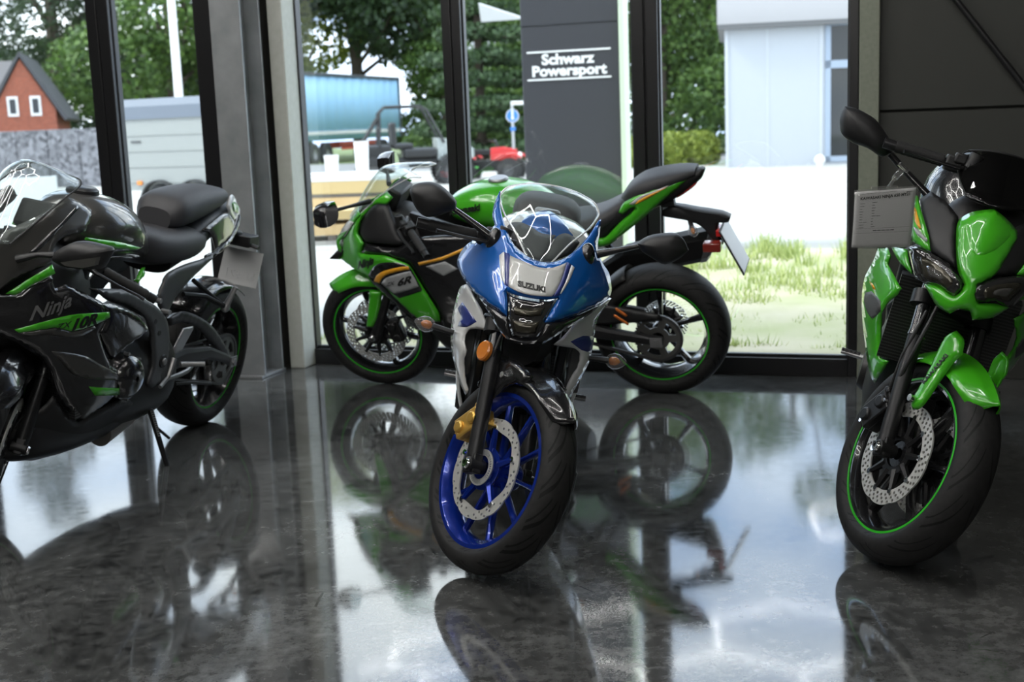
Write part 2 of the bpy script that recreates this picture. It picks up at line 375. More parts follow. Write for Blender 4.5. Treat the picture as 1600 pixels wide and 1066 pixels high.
# second, smaller channel behind it
mb = MB(); cs2 = ws(392, 0, -.12); wbox(mb, cs2 - .05, cs2 + .05, -.13, -.122, 0, 4.6); wbox(mb, cs2 + .043, cs2 + .05, -.122, -.02, 0, 4.6); wbox(mb, cs2 - .05, cs2 - .043, -.122, -.02, 0, 4.6)
struct('trim_12', mb, mat('dark_channel', (.05, .05, .045), .6), smooth=0, bevel=.002)
# grey-green post right of the big window
mb = MB(); wbox(mb, ws(1341, 300, -.05), ws(1372, 300, -.05), -.05, 0, 0, 4.6); struct('trim_13', mb, M_gpost, smooth=0, bevel=.004)

# honeycomb of light tubes under the ceiling (seen only in the reflections; the one behind the viewer is added fill)
def hexlight(name, cx, cy, cz, r, cells, label):
    root = empty(name, Matrix.Translation((cx, cy, cz))); tag(root, label, 'ceiling light')
    M_led = mat('led_tube', (1, .98, .95), .4, emit=37); seen = set(); tubes = MB()
    for (qx, qy) in cells:
        hx, hy = r * 1.5 * qx, r * math.sqrt(3) * (qy + .5 * (qx % 2))
        C6 = [(round(hx + r * math.cos(math.pi / 3 * i), 3), round(hy + r * math.sin(math.pi / 3 * i), 3)) for i in range(6)]
        for i in range(6):
            e = tuple(sorted((C6[i], C6[(i + 1) % 6])))
            if e in seen: continue
            seen.add(e); tubes.cyl((e[0][0], e[0][1], 0), (e[1][0], e[1][1], 0), .013, n=8)
        for c in C6: tubes.sphere((c[0], c[1], 0), .015, 8, 6)
    tubes.build('light_tube', M_led, root)
    for c in ((-r, 0), (r, 0)): mb = MB(); mb.cyl((c[0], c[1], 0), (c[0], c[1], 4.595 - cz), .002, n=6); mb.build('suspension_wire', M_black, root)
hexlight('honeycomb_light', -.8, 2.6, 3.6, .80, [(-1, 0), (0, 0), (1, 0), (0, 1), (-1, -1), (0, -1), (-1, 1)], 'white honeycomb of light tubes hanging over the blue motorcycle')
hexlight('honeycomb_light', -.6, -1.6, 2.9, .70, [(0, 0), (1, 0), (0, 1), (1, -1)], 'added white honeycomb of light tubes behind the viewer, an unseen frontal fill')  # extra fitting, out of view, added as frontal fill for the bikes and paper
hexlight('honeycomb_light', -3.6, 3.9, 3.7, .45, [(0, 0), (1, 0), (0, 1), (0, -1), (1, -1)], 'white honeycomb of light tubes hanging over the black and green motorcycle')

# ---------------------------------------------------------------- outside
def gz(x, y): 
    d = max(0, (Vector((x, y, 0)) - W0).dot(WN)); return -.06 - .006 * d
def gnd(u, v):
    z = -.1
    for _ in range(12): p = on_z(u, v, z); z = gz(p.x, p.y)
    return p
def Sg(s, off): p = S(s, off); p.z = gz(p.x, p.y); return p
def ground(name, s0, s1, o0, o1, m, dz=0.0, kind='structure', thick=.1):
    mb = MB(); mb.grid([[Sg(s0 + (s1 - s0) * i / 20, o0 + (o1 - o0) * j / 20) + Vector((0, 0, dz)) for i in range(21)] for j in range(21)])
    o = mb.build(name, m); o['kind'] = kind; q = o.modifiers.new('s', 'SOLIDIFY'); q.thickness = thick; q.offset = -1; return o
og = (gnd(1200, 405) - W0).dot(WN)      # where the grass strip ends
M_pave = mat('pale_paving', (.46, .45, .42), .8, noise=(1.5, .2, (.40, .39, .36)))
M_soil = mat('sandy_soil', (.50, .45, .33), .95, noise=(1.2, .16, (.34, .36, .18)))
M_asph = mat('road_asphalt', (.26, .26, .26), .9, noise=(6, .3, (.22, .22, .22)))
ground('soil_strip', -.2, 14, .2, og, M_soil); ground('paved_apron', -16, -.2, .2, og, M_pave)
mbk = MB(); mbk.grid([[Sg(s, og + o_) + Vector((0, 0, z_)) for s in np.linspace(-14, 25, 30)] for o_, z_ in ((-.06, -.1), (-.06, .05), (.1, .05), (.1, -.1))]); struct('kerb_stone', mbk, mat('kerb_concrete', (.42, .41, .38), .8))
ground('paved_yard', -26, 30, og, 33, M_pave, .0)
ground('road', -90, 90, 33, 46, M_asph, .0)
ground('verge', -90, 90, 46, 120, mat('verge_grass', (.10, .15, .04), .9, noise=(2, .2, (.16, .2, .07))), .0)
ground('yard_soil', -60, -26, .2, 33, M_soil); 

M_leafs = {}
def leafmat(name, c, c2, tr=.25):
    m = bpy.data.materials.new(name); m.use_nodes = True; nt = m.node_tree; b = nt.nodes['Principled BSDF']; o = nt.nodes['Material Output']
    g = N(nt, 'ShaderNodeNewGeometry'); r = N(nt, 'ShaderNodeValToRGB'); r.color_ramp.elements[0].color = (*c, 1); r.color_ramp.elements[1].color = (*c2, 1)
    nt.links.new(g.outputs['Random Per Island'], r.inputs[0]); nt.links.new(r.outputs[0], b.inputs['Base Color']); b.inputs['Roughness'].default_value = .55
    t = N(nt, 'ShaderNodeBsdfTranslucent'); nt.links.new(r.outputs[0], t.inputs[0]); mx = N(nt, 'ShaderNodeMixShader'); mx.inputs[0].default_value = tr
    nt.links.new(b.outputs[0], mx.inputs[1]); nt.links.new(t.outputs[0], mx.inputs[2]); nt.links.new(mx.outputs[0], o.inputs[0]); return m
LG = leafmat('leaf_green', (.035, .085, .015), (.13, .22, .04)); LD = leafmat('leaf_dark', (.012, .03, .010), (.04, .08, .022)); LY = leafmat('leaf_yellow_green', (.12, .18, .02), (.36, .42, .07)); LS = leafmat('needle_green', (.03, .06, .025), (.08, .14, .05))
M_bark = mat('bark', (.06, .045, .03), .9, noise=(8, .2, (.10, .08, .06)))
def leaves(name, blobs, n, size, m, parent, seed):
    """n small folded leaf cards spread over the shells of ellipsoid blobs (centre, radii)"""
    n = int(n * 2.8); size *= .66; g = np.random.default_rng(seed); A = np.array([b[1][0] * b[1][2] for b in blobs]); ix = g.choice(len(blobs), n, p=A / A.sum())
    Cn = np.array([b[0] for b in blobs])[ix]; Rn = np.array([b[1] for b in blobs])[ix]
    D = g.normal(size=(n, 3)); D /= np.linalg.norm(D, axis=1)[:, None]; rad = g.uniform(.55, 1.05, (n, 1)) ** .5 * (1 + .12 * np.sin(D[:, :1] * 9 + D[:, 1:2] * 7) * np.cos(D[:, 2:] * 8))
    P = Cn + D * Rn * rad; U = g.normal(size=(n, 3)); U /= np.linalg.norm(U, axis=1)[:, None]; W = np.cross(U, D + g.normal(size=(n, 3)) * .6); W /= np.linalg.norm(W, axis=1)[:, None] + 1e-9
    sz = size * g.uniform(.6, 1.3, (n, 1)); V = np.stack([P - U * sz * .5, P + W * sz * .32, P + U * sz * .5, P - W * sz * .32], 1).reshape(-1, 3)
    V[:, 2] = np.maximum(V[:, 2], .03); me = bpy.data.meshes.new(name); me.vertices.add(4 * n); me.vertices.foreach_set('co', V.ravel()); me.loops.add(4 * n); me.loops.foreach_set('vertex_index', np.arange(4 * n)); me.polygons.add(n)
    me.polygons.foreach_set('loop_start', np.arange(0, 4 * n, 4)); me.update(calc_edges=True); me.validate(); me.materials.append(m)
    o = bpy.data.objects.new(name, me); COL.objects.link(o); o.parent = parent; return o
def tree(label, p, h, rad, m, n=7000, size=.34, seed=1, low=.15, kind='tree', group=None, gap=1.0):
    root = empty('tree', Matrix.Translation(p)); tag(root, label, 'tree', group); g = random.Random(seed)
    tr = MB(); tr.tube([(0, 0, -.2), (g.uniform(-.1, .1), 0, h * .3), (g.uniform(-.3, .3), g.uniform(-.2, .2), h * .6), (0, 0, h * .85)], [h * .022, h * .018, h * .012, h * .004], 8)
    blobs = []
    for i in range(11):
        a = g.uniform(0, 6.28); t = low + (1 - low) * (i + .5) / 11; rr = rad * (.45 + .35 * math.sin(math.pi * min(1, t * 1.05))) ; k = g.uniform(.25, .75) * rad * gap
        c = (math.cos(a) * k, math.sin(a) * k, h * t); q = rr * g.uniform(.55, .8); blobs.append((c, (q, q, q * .75)))
        tr.tube([(0, 0, h * t * .6), (c[0] * .6, c[1] * .6, h * t * .8), c], [h * .008, h * .005, h * .002], 6)
    tr.build('trunk', M_bark, root); leaves('foliage', blobs, n, size, m, root, seed); return root
def spruce(label, p, h, rad, seed=3):
    root = empty('tree', Matrix.Translation(p)); tag(root, label, 'tree'); g = random.Random(seed); tr = MB(); tr.tube([(0, 0, -.2), (0, 0, h)], [.2, .03], 8); blobs = []
    for i in range(15):
        t = .08 + .9 * i / 15; L = rad * (1 - t) * 1.05 + .2
        for k in range(6):
            a = k * 1.047 + i * .5 + g.uniform(-.2, .2); q = L * g.uniform(.75, 1.05); e = (math.cos(a) * q, math.sin(a) * q, h * t - q * .25 + .2)
            tr.tube([(0, 0, h * t), (e[0] * .6, e[1] * .6, h * t - q * .2), e], [.05, .03, .01], 5); blobs.append(((e[0] * .62, e[1] * .62, e[2] + .05), (q * .42, q * .42, .28)))
    tr.build('trunk', M_bark, root); leaves('foliage', blobs, 9000, .3, LS, root, seed)
def off_at(u, v, d):    # point on the ground in the direction of pixel u at distance d
    p = at_depth(u, v, d); p.z = gz(p.x, p.y); return p
tree('tall dark tree above the brick house at far left', off_at(95, 190, 76), 22, 5.0, LD, 6000, .42, 11, .2)
tree('dark leafy tree left of the brick house', off_at(-60, 190, 84), 19, 5.0, LD, 5000, .42, 13, .25)
tree('bushy green tree behind the grey trailer', off_at(275, 190, 70), 18, 6.2, LG, 10000, .5, 12, .08)
tree("bright green tree leaning over the left end of the blue truck", off_at(455, 190, 80), 22, 6.0, LY, 6000, .6, 14, .30)
tree('broad dark tree above the blue truck', off_at(560, 190, 78), 19, 7.0, LD, 9000, .6, 15, .38)
tree('green tree right of the blue truck', off_at(700, 190, 76), 15, 4.2, LG, 9000, .42, 16, .05)
tree('green tree between the truck tree and the roadside spruce', off_at(770, 190, 80), 16, 4.4, LG, 6000, .5, 17, .05)
spruce('narrow spruce with drooping boughs left of the sign tower', off_at(752, 190, 47), 13, 2.6)
tree('bushy tree low behind the round road sign', off_at(806, 190, 60), 6.0, 3.6, LG, 5000, .36, 19, .1)
tree('tall ivy green tree right of the sign tower', off_at(1030, 190, 50), 14, 4.2, LG, 9000, .34, 20, .04)
tree('tall green tree beside the white building', off_at(1110, 190, 56), 13.5, 4.2, LG, 9000, .34, 21, .04)
tree('dense green tree behind the white building', off_at(1240, 190, 60), 17, 5.0, LG, 6000, .42, 22, .2)
tree('green tree seen just above the sign tower base', off_at(920, 190, 55), 15, 5.0, LG, 6000, .4, 23, .1)
def hedge(label, u0, u1, d, h, m, seed, n=9000, group=None, sz=.17, name='hedge'):
    a, b = off_at(u0, 190, d), off_at(u1, 190, d + .5); c = (a + b) / 2; root = empty(name, Matrix.Translation(c)); tag(root, label, name.replace('_', ' '), group); k = max(3, int((b - a).length / (h * .7)))
    bl = [(tuple(a + (b - a) * ((i + .5) / k) - c + Vector((0, 0, h * .48))), ((b - a).length / k * .75, .6, h * .55)) for i in range(k)]
    leaves('foliage', bl, n, sz, m, root, seed); mb = MB()
    for q in bl: mb = MB(); mb.cyl((q[0][0], q[0][1], -.05), (q[0][0], q[0][1], h * .8), .05, n=6); mb.build('stem', M_bark, root)
hedge('yellow green clipped hedge beside the white building', 985, 1112, 37, 1.05, LY, 31)
hedge('dark dense tree belt on the horizon behind the brick house and trailers', -700, 470, 95, 9, LD, 33, 22000, sz=.7, name='tree_belt')
hedge('dark hedge along the road behind the quad bikes', 640, 835, 50, 1.5, LG, 32)

# grass in front of the window
def grass(name, label, s0, s1, o0, o1, n, h, m, seed, clump=True):
    g = np.random.default_rng(seed); cs_ = g.uniform(0, 1, (max(1, n // 60), 2)); P2 = cs_[g.integers(0, len(cs_), n)] + g.normal(size=(n, 2)) * (.012, .02) if clump else g.uniform(0, 1, (n, 2))
    V = []; F = []
    for i, (a, b) in enumerate(P2):
        p = Sg(s0 + (s1 - s0) * a, o0 + (o1 - o0) * min(max(b, 0), 1)); an = g.uniform(0, 6.28); hh = h * g.uniform(.35, 1.1) * (.55 + .9 * min(max(b, 0), 1)); l = g.uniform(.1, .7) * hh; w_ = .006 + .004 * g.random()
        dx, dy = math.cos(an), math.sin(an); k = len(V)
        V += [(p.x - dy * w_, p.y + dx * w_, p.z), (p.x + dy * w_, p.y - dx * w_, p.z), (p.x + dx * l * .4 - dy * w_ * .7, p.y + dy * l * .4 + dx * w_ * .7, p.z + hh * .6), (p.x + dx * l * .4 + dy * w_ * .7, p.y + dy * l * .4 - dx * w_ * .7, p.z + hh * .6), (p.x + dx * l, p.y + dy * l, p.z + hh)]
        F += [(k, k + 1, k + 3, k + 2), (k + 2, k + 3, k + 4)]
    me = bpy.data.meshes.new(name); me.from_pydata(V, [], F); me.materials.append(m); o = bpy.data.objects.new(name, me); COL.objects.link(o); tag(o, label, 'grass', kind='stuff'); return o
LGR = leafmat('grass_blade', (.22, .30, .07), (.55, .60, .24), .35)
grass('grass', 'long rough grass growing on the strip outside the window', .8, 6.0, og - 5.2, og - .1, 15000, .20, LGR, 5)
grass('dry_grass', 'sparse dry grass on the sandy soil near the glass', -.6, 4.5, .4, og - 5.3, 5000, .11, LGR, 6)
# ---------------------------------------------------------------- buildings, vehicles and things in the yard
def xbox(mb, x0, x1, y0, y1, z0, z1): mb.box(((x0 + x1) / 2, (y0 + y1) / 2, (z0 + z1) / 2), (abs(x1 - x0), abs(y1 - y0), abs(z1 - z0)))
# white building with a grey overhanging roof
p = gnd(1136, 268); D = p.y; X0 = p.x; zg = p.z
def zz(v, u=1230): return at_depth(u, v, D).z
def xx(u, v=150): return at_depth(u, v, D).x
root = empty('white_building', Matrix.Translation((X0, D, zg)) @ Matrix.Rotation(-math.atan2(X0, D) * 1.02, 4, 'Z')); tag(root, 'white flat walled building with grey overhanging roof across the yard', 'building')
T = Matrix.Translation((-X0, -D, -zg)); XR = xx(1326) + 9
wx0, wx1, wz0, wz1 = xx(1285), xx(1285) + 1.9, zz(254), zz(36)
mb = MB(T); zt = zz(36); zb = zz(264)
xbox(mb, X0, wx0, D, D + 8, zb, zt); xbox(mb, wx1, XR, D, D + 8, zb, zt); xbox(mb, wx0, wx1, D, D + 8, zb, wz0); xbox(mb, wx0, wx1, D + .9, D + 8, wz0, wz1)
mb.build('wall', mat('white_wall_panel', (.42, .44, .465), .5), root, smooth=0, bevel=.02)
mb = MB(T); xbox(mb, X0 + .05, XR, D + .05, D + 7.9, zg - .4, zb); mb.build('plinth', mat('plinth_brown', (.17, .14, .14), .8), root, smooth=0)
mb = MB(T); mb.loft([[(x, D - .35, zt), (x, D - .35, zt + .1), (x, D - .30, zt + .75), (x, D - .1, zt + 1.05), (x, D + 8, zt + 1.2), (x, D + 8, zt)] for x in (X0 - .22, XR)]); mb.build('roof', mat('grey_metal_roof', (.34, .33, .33), .5), root, smooth=30)
mb = MB(T); xbox(mb, X0 - .2, XR, D - .33, D - .02, zt - .12, zt); mb.build('eaves_trim', mat('dark_trim', (.12, .12, .12), .5), root, smooth=0)
mb = MB(T); xbox(mb, xx(1198) - .02, xx(1198) + .02, D - .012, D + .01, zb, zt - .1); xbox(mb, xx(1279) - .03, xx(1279) + .03, D - .02, D + .01, zb, zt - .1); xbox(mb, X0 - .03, X0 + .05, D - .03, D + .05, zb, zt - .1); mb.build('cover_strip', mat('white_strip', (.5, .52, .55), .4), root, smooth=0)
M_bg = mat('blue_grey_frame', (.30, .36, .44), .4); mb = MB(T)
xbox(mb, wx0, wx0 + .14, D - .04, D + .12, wz0, wz1); xbox(mb, wx1 - .1, wx1, D - .04, D + .12, wz0, wz1); xbox(mb, wx0, wx1, D - .04, D + .12, wz0, wz0 + .14); xbox(mb, wx0, wx1, D - .04, D + .12, wz1 - .14, wz1); zt2 = zz(103); xbox(mb, wx0, wx1, D - .04, D + .12, zt2 - .12, zt2 + .08)
o = mb.build('window', M_bg, root, smooth=0); mb = MB(T); xbox(mb, wx0 + .1, wx1 - .1, D + .05, D + .06, wz0 + .1, wz1 - .1); mb.build('pane', mat('dark_window_glass', (.015, .018, .02), .05), o, smooth=0)
mb = MB(T); px = xx(1275, 270); mb.cyl((px, D - .6, zg - .1), (px, D - .6, zg + .25), .09); mb.sphere((px, D - .6, zg + .25), .14, 12, 8); o = mb.build('bollard', M_white); tag(o, 'small white bollard in front of the white building', 'bollard'); 
o.matrix_world = root.matrix_world

# sign tower
dT = 12.0; q = at_depth(893, 190, dT); q.z = gz(q.x, q.y); Mt = Matrix.Translation(q) @ WROT.to_4x4()
root = empty('sign_tower', Mt); tag(root, 'tall dark grey sign tower with white lettering outside the window', 'sign')
wT = .93; M_anth = mat('anthracite_panel', (.045, .045, .052), .42, bump=(400, .2))
def zT(v): return at_depth(893, v, dT).z - q.z
mb = MB(); mb.box((0, .15, 2.6), (wT, .3, 5.4)); tw = mb.build('body', M_anth, root, smooth=0, bevel=.01)
mb = MB()
for z in (zT(37),): mb.box((0, -.001, z), (wT, .006, .006))
mb.build('panel_joint', M_black, root, smooth=0)
mb = MB(); mb.box((wT / 2 + .035, .05, 2.6), (.045, .2, 5.4)); mb.build('side_strip', mat('pale_green_strip', (.62, .72, .55), .3), root, smooth=0)
zs = zT(92); M_let = mat('white_lettering', (.85, .85, .85), .5)
lettering('lettering', 'Schwarz', M_let, root, lambda a, b: Vector((a - .02, -.006, zs + b)), size=.132, offset=.0055, spacing=1.0, scale_x=1.12)
zs2 = zT(110)
lettering('lettering', 'Powersport', M_let, root, lambda a, b: Vector((a - .01, -.006, zs2 + b)), size=.132, offset=.0055, spacing=1.0, scale_x=1.12)
mb = MB()
for z in (zT(79), zT(122.5)): mb.box((-.01, -.005, z), (wT * .86, .008, .016))
mb.build('lettering_line', M_let, root, smooth=0)

# curtain-sided truck trailer
a = at_depth(470, 190, 58); b = at_depth(625, 190, 69); a.z = b.z = 0; L = (b - a).length; d = (b - a).normalized(); nn = Vector((-d.y, d.x, 0)); zg = gz(a.x, a.y)
Mt = Matrix((d, nn, Vector((0, 0, 1)))).transposed().to_4x4(); Mt.translation = (a.x, a.y, zg); root = empty('truck_trailer', Mt); tag(root, 'truck trailer with light blue curtain side parked across the road', 'trailer')
zb = 1.26 - 16 * 58 / 1990 - zg; zt = 1.26 + 90 * 58 / 1990 - zg
mb = MB(); mb.box((L / 2, 1.25, (zb + zt) / 2), (L - .1, 2.4, zt - zb - .1)); mb.build('load_box', mat('trailer_grey', (.35, .36, .38), .5), root, smooth=0)
mb = MB(); rows = []
for i in range(60):
    x = L * i / 59; rows.append([(x, -.0 + .02 * math.sin(i * 1.3), zb), (x, -.02 + .03 * math.sin(i * 1.3 + .4), (zb + zt) / 2), (x, .0 + .02 * math.sin(i * 1.3), zt - .12)])
mb.grid(rows); mb.build('curtain', mat('light_blue_curtain', (.36, .64, .88), .5), root, solid=.02)
mb = MB(); mb.box((L / 2, 0, zt - .06), (L + .06, .14, .14)); mb.box((L, 0, (zb + zt) / 2), (.14, .14, zt - zb)); mb.box((0, 0, (zb + zt) / 2), (.14, .14, zt - zb)); mb.build('frame', mat('trailer_dark', (.06, .07, .08), .5), root, smooth=0)
mb = MB(); mb.box((L / 2, -.03, zb + .35), (L, .03, .16)); mb.build('stripe', M_white, root, smooth=0)
mb = MB(); mb.box((L * .55, .6, zb - .25), (L * .55, .15, .3)); mb.box((L * .55, .1, zb - .42), (L * .35, .05, .14)); mb.box((L * .55, .1, zb - .2), (L * .38, .05, .1)); mb.build('chassis', mat('red_chassis', (.55, .07, .03), .5), root, smooth=0)
M_tyre0 = mat('old_rubber', (.03, .03, .03), .8); M_hub = mat('grey_hub', (.35, .35, .36), .5)
for x in (1.2, 2.55, L - 2.2):
    mb = MB(); mb.lathe([(.25, -.15), (.48, -.15), (.52, -.1), (.52, .1), (.48, .15), (.25, .15)], (x, .1, .52), n=24); o = mb.build('wheel', M_tyre0, root)
    mb = MB(); mb.lathe([(.02, -.06), (.14, -.08), (.16, -.02), (.26, -.12), (.27, .1), (.02, .1)], (x, .1, .52), n=20); mb.build('hub', M_hub, o)

def offwheel(root, c, r, w, name='wheel'):
    mb = MB(); n = 28
    for j in range(n):   # lugs
        a0 = 2 * math.pi * j / n; Rm = Matrix.Rotation(-a0, 3, 'Y'); mb.box(Vector(c) + Rm @ Vector((r - .01, 0, 0)), (r * .12, w * .9, r * .11), Rm)
    mb.lathe([(r * .5, -w / 2), (r * .85, -w / 2), (r * .96, -w * .35), (r * .96, w * .35), (r * .85, w / 2), (r * .5, w / 2)], c, n=28)
    o = mb.build(name, M_tyre0, root); mb = MB(); mb.lathe([(.01, -w * .3), (r * .16, -w * .3), (r * .2, -w * .1), (r * .45, -w * .15), (r * .53, -w * .4), (r * .53, w * .4), (.01, w * .3)], c, n=20); mb.build('rim', mat('dark_rim', (.12, .12, .12), .4), o)
# side-by-side buggy
p = gnd(650, 294); Mt = Matrix.Translation((p.x, p.y, gz(p.x, p.y))) @ Matrix.Rotation(R(8), 4, 'Z') @ Matrix.Scale(p.y / 28.0 * 1.02, 4); root = empty('side_by_side_buggy', Mt); tag(root, 'black off-road buggy with open tube cage beside the blue truck', 'buggy')
M_tb = mat('buggy_black', (.02, .02, .02), .35); M_gr = mat('buggy_grey', (.35, .38, .36), .4)
for x in (-.9, .75):
    for y in (-.62, .62): offwheel(root, (x, y, .36), .36, .26)
mb = MB(); mb.box((0, 0, .55), (1.9, .9, .22)); mb.box((-.85, 0, .8), (.7, 1.1, .28)); mb.box((.1, 0, .75), (.7, 1.2, .2)); mb.build('body', M_tb, root, smooth=0, bevel=.05)
mb = MB(); mb.loft([[(x, y, z) for y, z in ((-.55 * k, .6), (-.55 * k, zt_), (.55 * k, zt_), (.55 * k, .6))] for x, k, zt_ in ((.45, 1, 1.05), (.9, .9, 1.0), (1.25, .6, .8))]); mb.build('bonnet', M_gr, root, bevel=.02)
for y in (-.3, .3):
    mb = MB(); mb.box((-.25, y, .9), (.42, .42, .12)); mb.box((-.45, y, 1.15), (.12, .42, .5)); mb.build('seat', M_tb, root, smooth=0, bevel=.04)
mb = MB()
for y in (-.58, .58): mb.tube([(.6, y, .95), (.25, y * .9, 1.65), (.1, y * .9, 1.72), (-.6, y * .9, 1.72), (-.72, y, 1.6), (-.75, y, .9)], .028, 8)
for x, z in ((.15, 1.71), (-.6, 1.72), (-.72, 1.3)): mb.cyl((x, -.54, z), (x, .54, z), .026, n=8)
mb.tube([(-.75, -.58, 1.5), (-1.15, -.5, .9)], .025, 8); mb.tube([(-.75, .58, 1.5), (-1.15, .5, .9)], .025, 8); mb.build('roll_cage', M_tb, root)
# red quad bike
p = gnd(764, 285); Mt = Matrix.Translation((p.x, p.y, gz(p.x, p.y))) @ Matrix.Rotation(R(-10), 4, 'Z') @ Matrix.Scale(p.y / 28 * .86, 4); root = empty('quad_bike', Mt); tag(root, 'red quad bike parked left of the dark sign tower', 'quad bike')
for x in (-.55, .6):
    for y in (-.42, .42): offwheel(root, (x, y, .3), .3, .22)
M_rd = mat('quad_red', (.6, .03, .03), .3); mb = MB()
for x in (-.55, .6):
    for y in (-.42, .42): mb.loft([[(x + dx, y + s_ * .16, .55 + z) for s_ in (-1, 1)] + [(x + dx, y + s_ * .16, .59 + z) for s_ in (1, -1)] for dx, z in ((-.32, .02), (-.1, .14), (.15, .14), (.32, .04))])
mb.loft([[(x, y * k, z) for y, z in ((-.16, .55), (-.14, zt_), (.14, zt_), (.16, .55))] for x, k, zt_ in ((.75, .7, .8), (.4, 1, .88), (.1, 1.1, .86))]); mb.build('fender', M_rd, root, bevel=.02)
mb = MB(); mb.box((0, 0, .42), (1.1, .3, .28)); mb.box((-.25, 0, .76), (.75, .28, .14)); mb.tube([(.3, 0, .8), (.2, 0, 1.02)], .03); mb.tube([(.12, -.36, 1.06), (.2, -.2, 1.02), (.2, .2, 1.02), (.12, .36, 1.06)], .018); mb.build('body', M_tb, root, bevel=.03)
mb = MB(); mb.tube([(.6, -.3, .35), (.5, -.1, .5)], .03); mb.tube([(-.55, -.3, .32), (-.2, -.1, .4)], .035); mb.box((.62, 0, .38), (.2, .4, .05)); mb.build('suspension_arm', mat('quad_green', (.1, .5, .08), .4), root)
mb = MB(); mb.sphere((.82, 0, .66), (.06, .12, .08)); mb.build('headlight', M_white, root)
# round blue road sign
p = off_at(801, 190, 34); k = 34 / 1990; root = empty('road_sign', Matrix.Translation(p)); tag(root, 'round blue road sign on a thin grey post', 'road sign')
zc = at_depth(801, 181, 34).z - p.z; mb = MB(); mb.cyl((0, .03, -.1), (0, .03, zc + .3), .035); mb.build('post', mat('zinc_post', (.5, .5, .5), .4, metal=.5), root)
mb = MB(); mb.lathe([(.002, -.015), (.17, -.015), (.17, .015), (.002, .015)], (0, 0, zc), n=32, closed=True); mb.build('sign_disc', mat('sign_blue', (.05, .22, .62), .4), root)
mb = MB(); mb.lathe([(.155, -.02), (.172, -.02), (.172, .0), (.155, .0)], (0, 0, zc), n=32); mb.box((0, -.02, zc + .02), (.05, .01, .14)); mb.sphere((0, -.02, zc + .11), (.03, .008, .03), 10, 6); mb.box((.0, -.02, zc - .07), (.08, .01, .05)); mb.build('sign_mark', M_white, root)
mb = MB(); mb.box((0, -.0, zc - .34), (.14, .02, .1)); mb.build('plate', MATS['sign_blue'], root, smooth=0)
mb = MB(); mb.box((.14, 0, zc + .33), (.34, .03, .1)); mb.build('street_name_plate', M_white, root, smooth=0)
# white triangular canopy and grey gabled house beyond
p = off_at(775, 190, 30); root = empty('sun_sail', Matrix.Translation(p)); tag(root, 'white triangular sail awning left of the sign tower', 'awning')
A3 = [at_depth(748, 5, 30) - p, at_depth(822, 29, 29) - p, at_depth(752, 34, 31) - p]; mb = MB(); mb.add(A3, [(0, 1, 2)]); mb.build('sail', mat('white_canvas', (.65, .67, .68), .6), root, solid=.02, smooth=0)
mb = MB(); mb.cyl((A3[1].x + .3, A3[1].y, 0), (A3[1].x + .3, A3[1].y, A3[1].z + .1), .05); mb.tube([tuple(A3[1]), (A3[1].x + .3, A3[1].y, A3[1].z + .05)], .02, 6); mb.build('mast', mat('zinc_post', (.5, .5, .5)), root)
p = off_at(815, 190, 66); root = empty('house', Matrix.Translation(p)); tag(root, 'grey roofed house behind the spruce left of the sign tower', 'house'); k = 66 / 1990
mb = MB(); z0 = at_depth(815, 140, 66).z - p.z; z1 = at_depth(815, 45, 66).z - p.z; mb.box((0, 3, z0 / 2), (5, 6, z0)); mb.build('wall', mat('render_grey', (.4, .4, .38), .8), root, smooth=0)
mb = MB(); mb.loft([[(-2.9, -.4, z0), (-2.9, 3, z1), (-2.9, 6.4, z0)], [(2.9, -.4, z0), (2.9, 3, z1), (2.9, 6.4, z0)]]); mb.build('roof', mat('slate_roof', (.30, .31, .33), .6, noise=(4, .3, (.36, .37, .38))), root, smooth=0)
# brick house with a steep gable
dH = 56; p = off_at(40, 190, dH); k = dH / 1990; Mt = Matrix.Translation(p) @ Matrix.Rotation(R(14), 4, 'Z'); root = empty('brick_house', Mt); tag(root, 'red brick gabled house with two white windows at far left', 'house')
def brick():
    m = bpy.data.materials.new('red_brick'); m.use_nodes = True; nt = m.node_tree; b = nt.nodes['Principled BSDF']; t = N(nt, 'ShaderNodeTexCoord'); s = N(nt, 'ShaderNodeMapping'); s.inputs['Rotation'].default_value = (R(90), 0, 0)
    t2 = N(nt, 'ShaderNodeTexBrick'); t2.inputs['Color1'].default_value = (.36, .09, .045, 1); t2.inputs['Color2'].default_value = (.26, .06, .03, 1); t2.inputs['Mortar'].default_value = (.25, .16, .12, 1); t2.inputs['Scale'].default_value = 4
    nt.links.new(t.outputs['Object'], s.inputs[0]); nt.links.new(s.outputs[0], t2.inputs[0]); nt.links.new(t2.outputs[0], b.inputs['Base Color']); b.inputs['Roughness'].default_value = .85; return m
zt = at_depth(38, 92, dH).z - p.z; ze = at_depth(38, 172, dH).z - p.z; wH = 1.28
mb = MB(); mb.loft([[(-wH, y, -.2), (-wH, y, ze), (0, y, zt), (wH, y, ze), (wH, y, -.2)] for y in (0, 7)]); mb.build('wall', brick(), root, smooth=0)
mb = MB()
for sd in (-1, 1): mb.loft([[(sd * (wH + .35), y, ze - .5), (0, y, zt + .12), (0, y, zt + .32), (sd * (wH + .5), y, ze - .4)] for y in (-.15, 7.2)])
mb.build('roof', mat('dark_roof_tile', (.06, .06, .065), .7), root, smooth=0)
for x in (-.45, .48):
    zc = at_depth(38, 166, dH).z - p.z; mb = MB(); mb.box((x, -.02, zc), (.44, .08, .84)); o = mb.build('window', M_white, root, smooth=0); mb = MB(); mb.box((x, -.05, zc), (.26, .04, .62)); mb.build('pane', mat('dark_window_glass', (.02, .02, .02)), o, smooth=0)
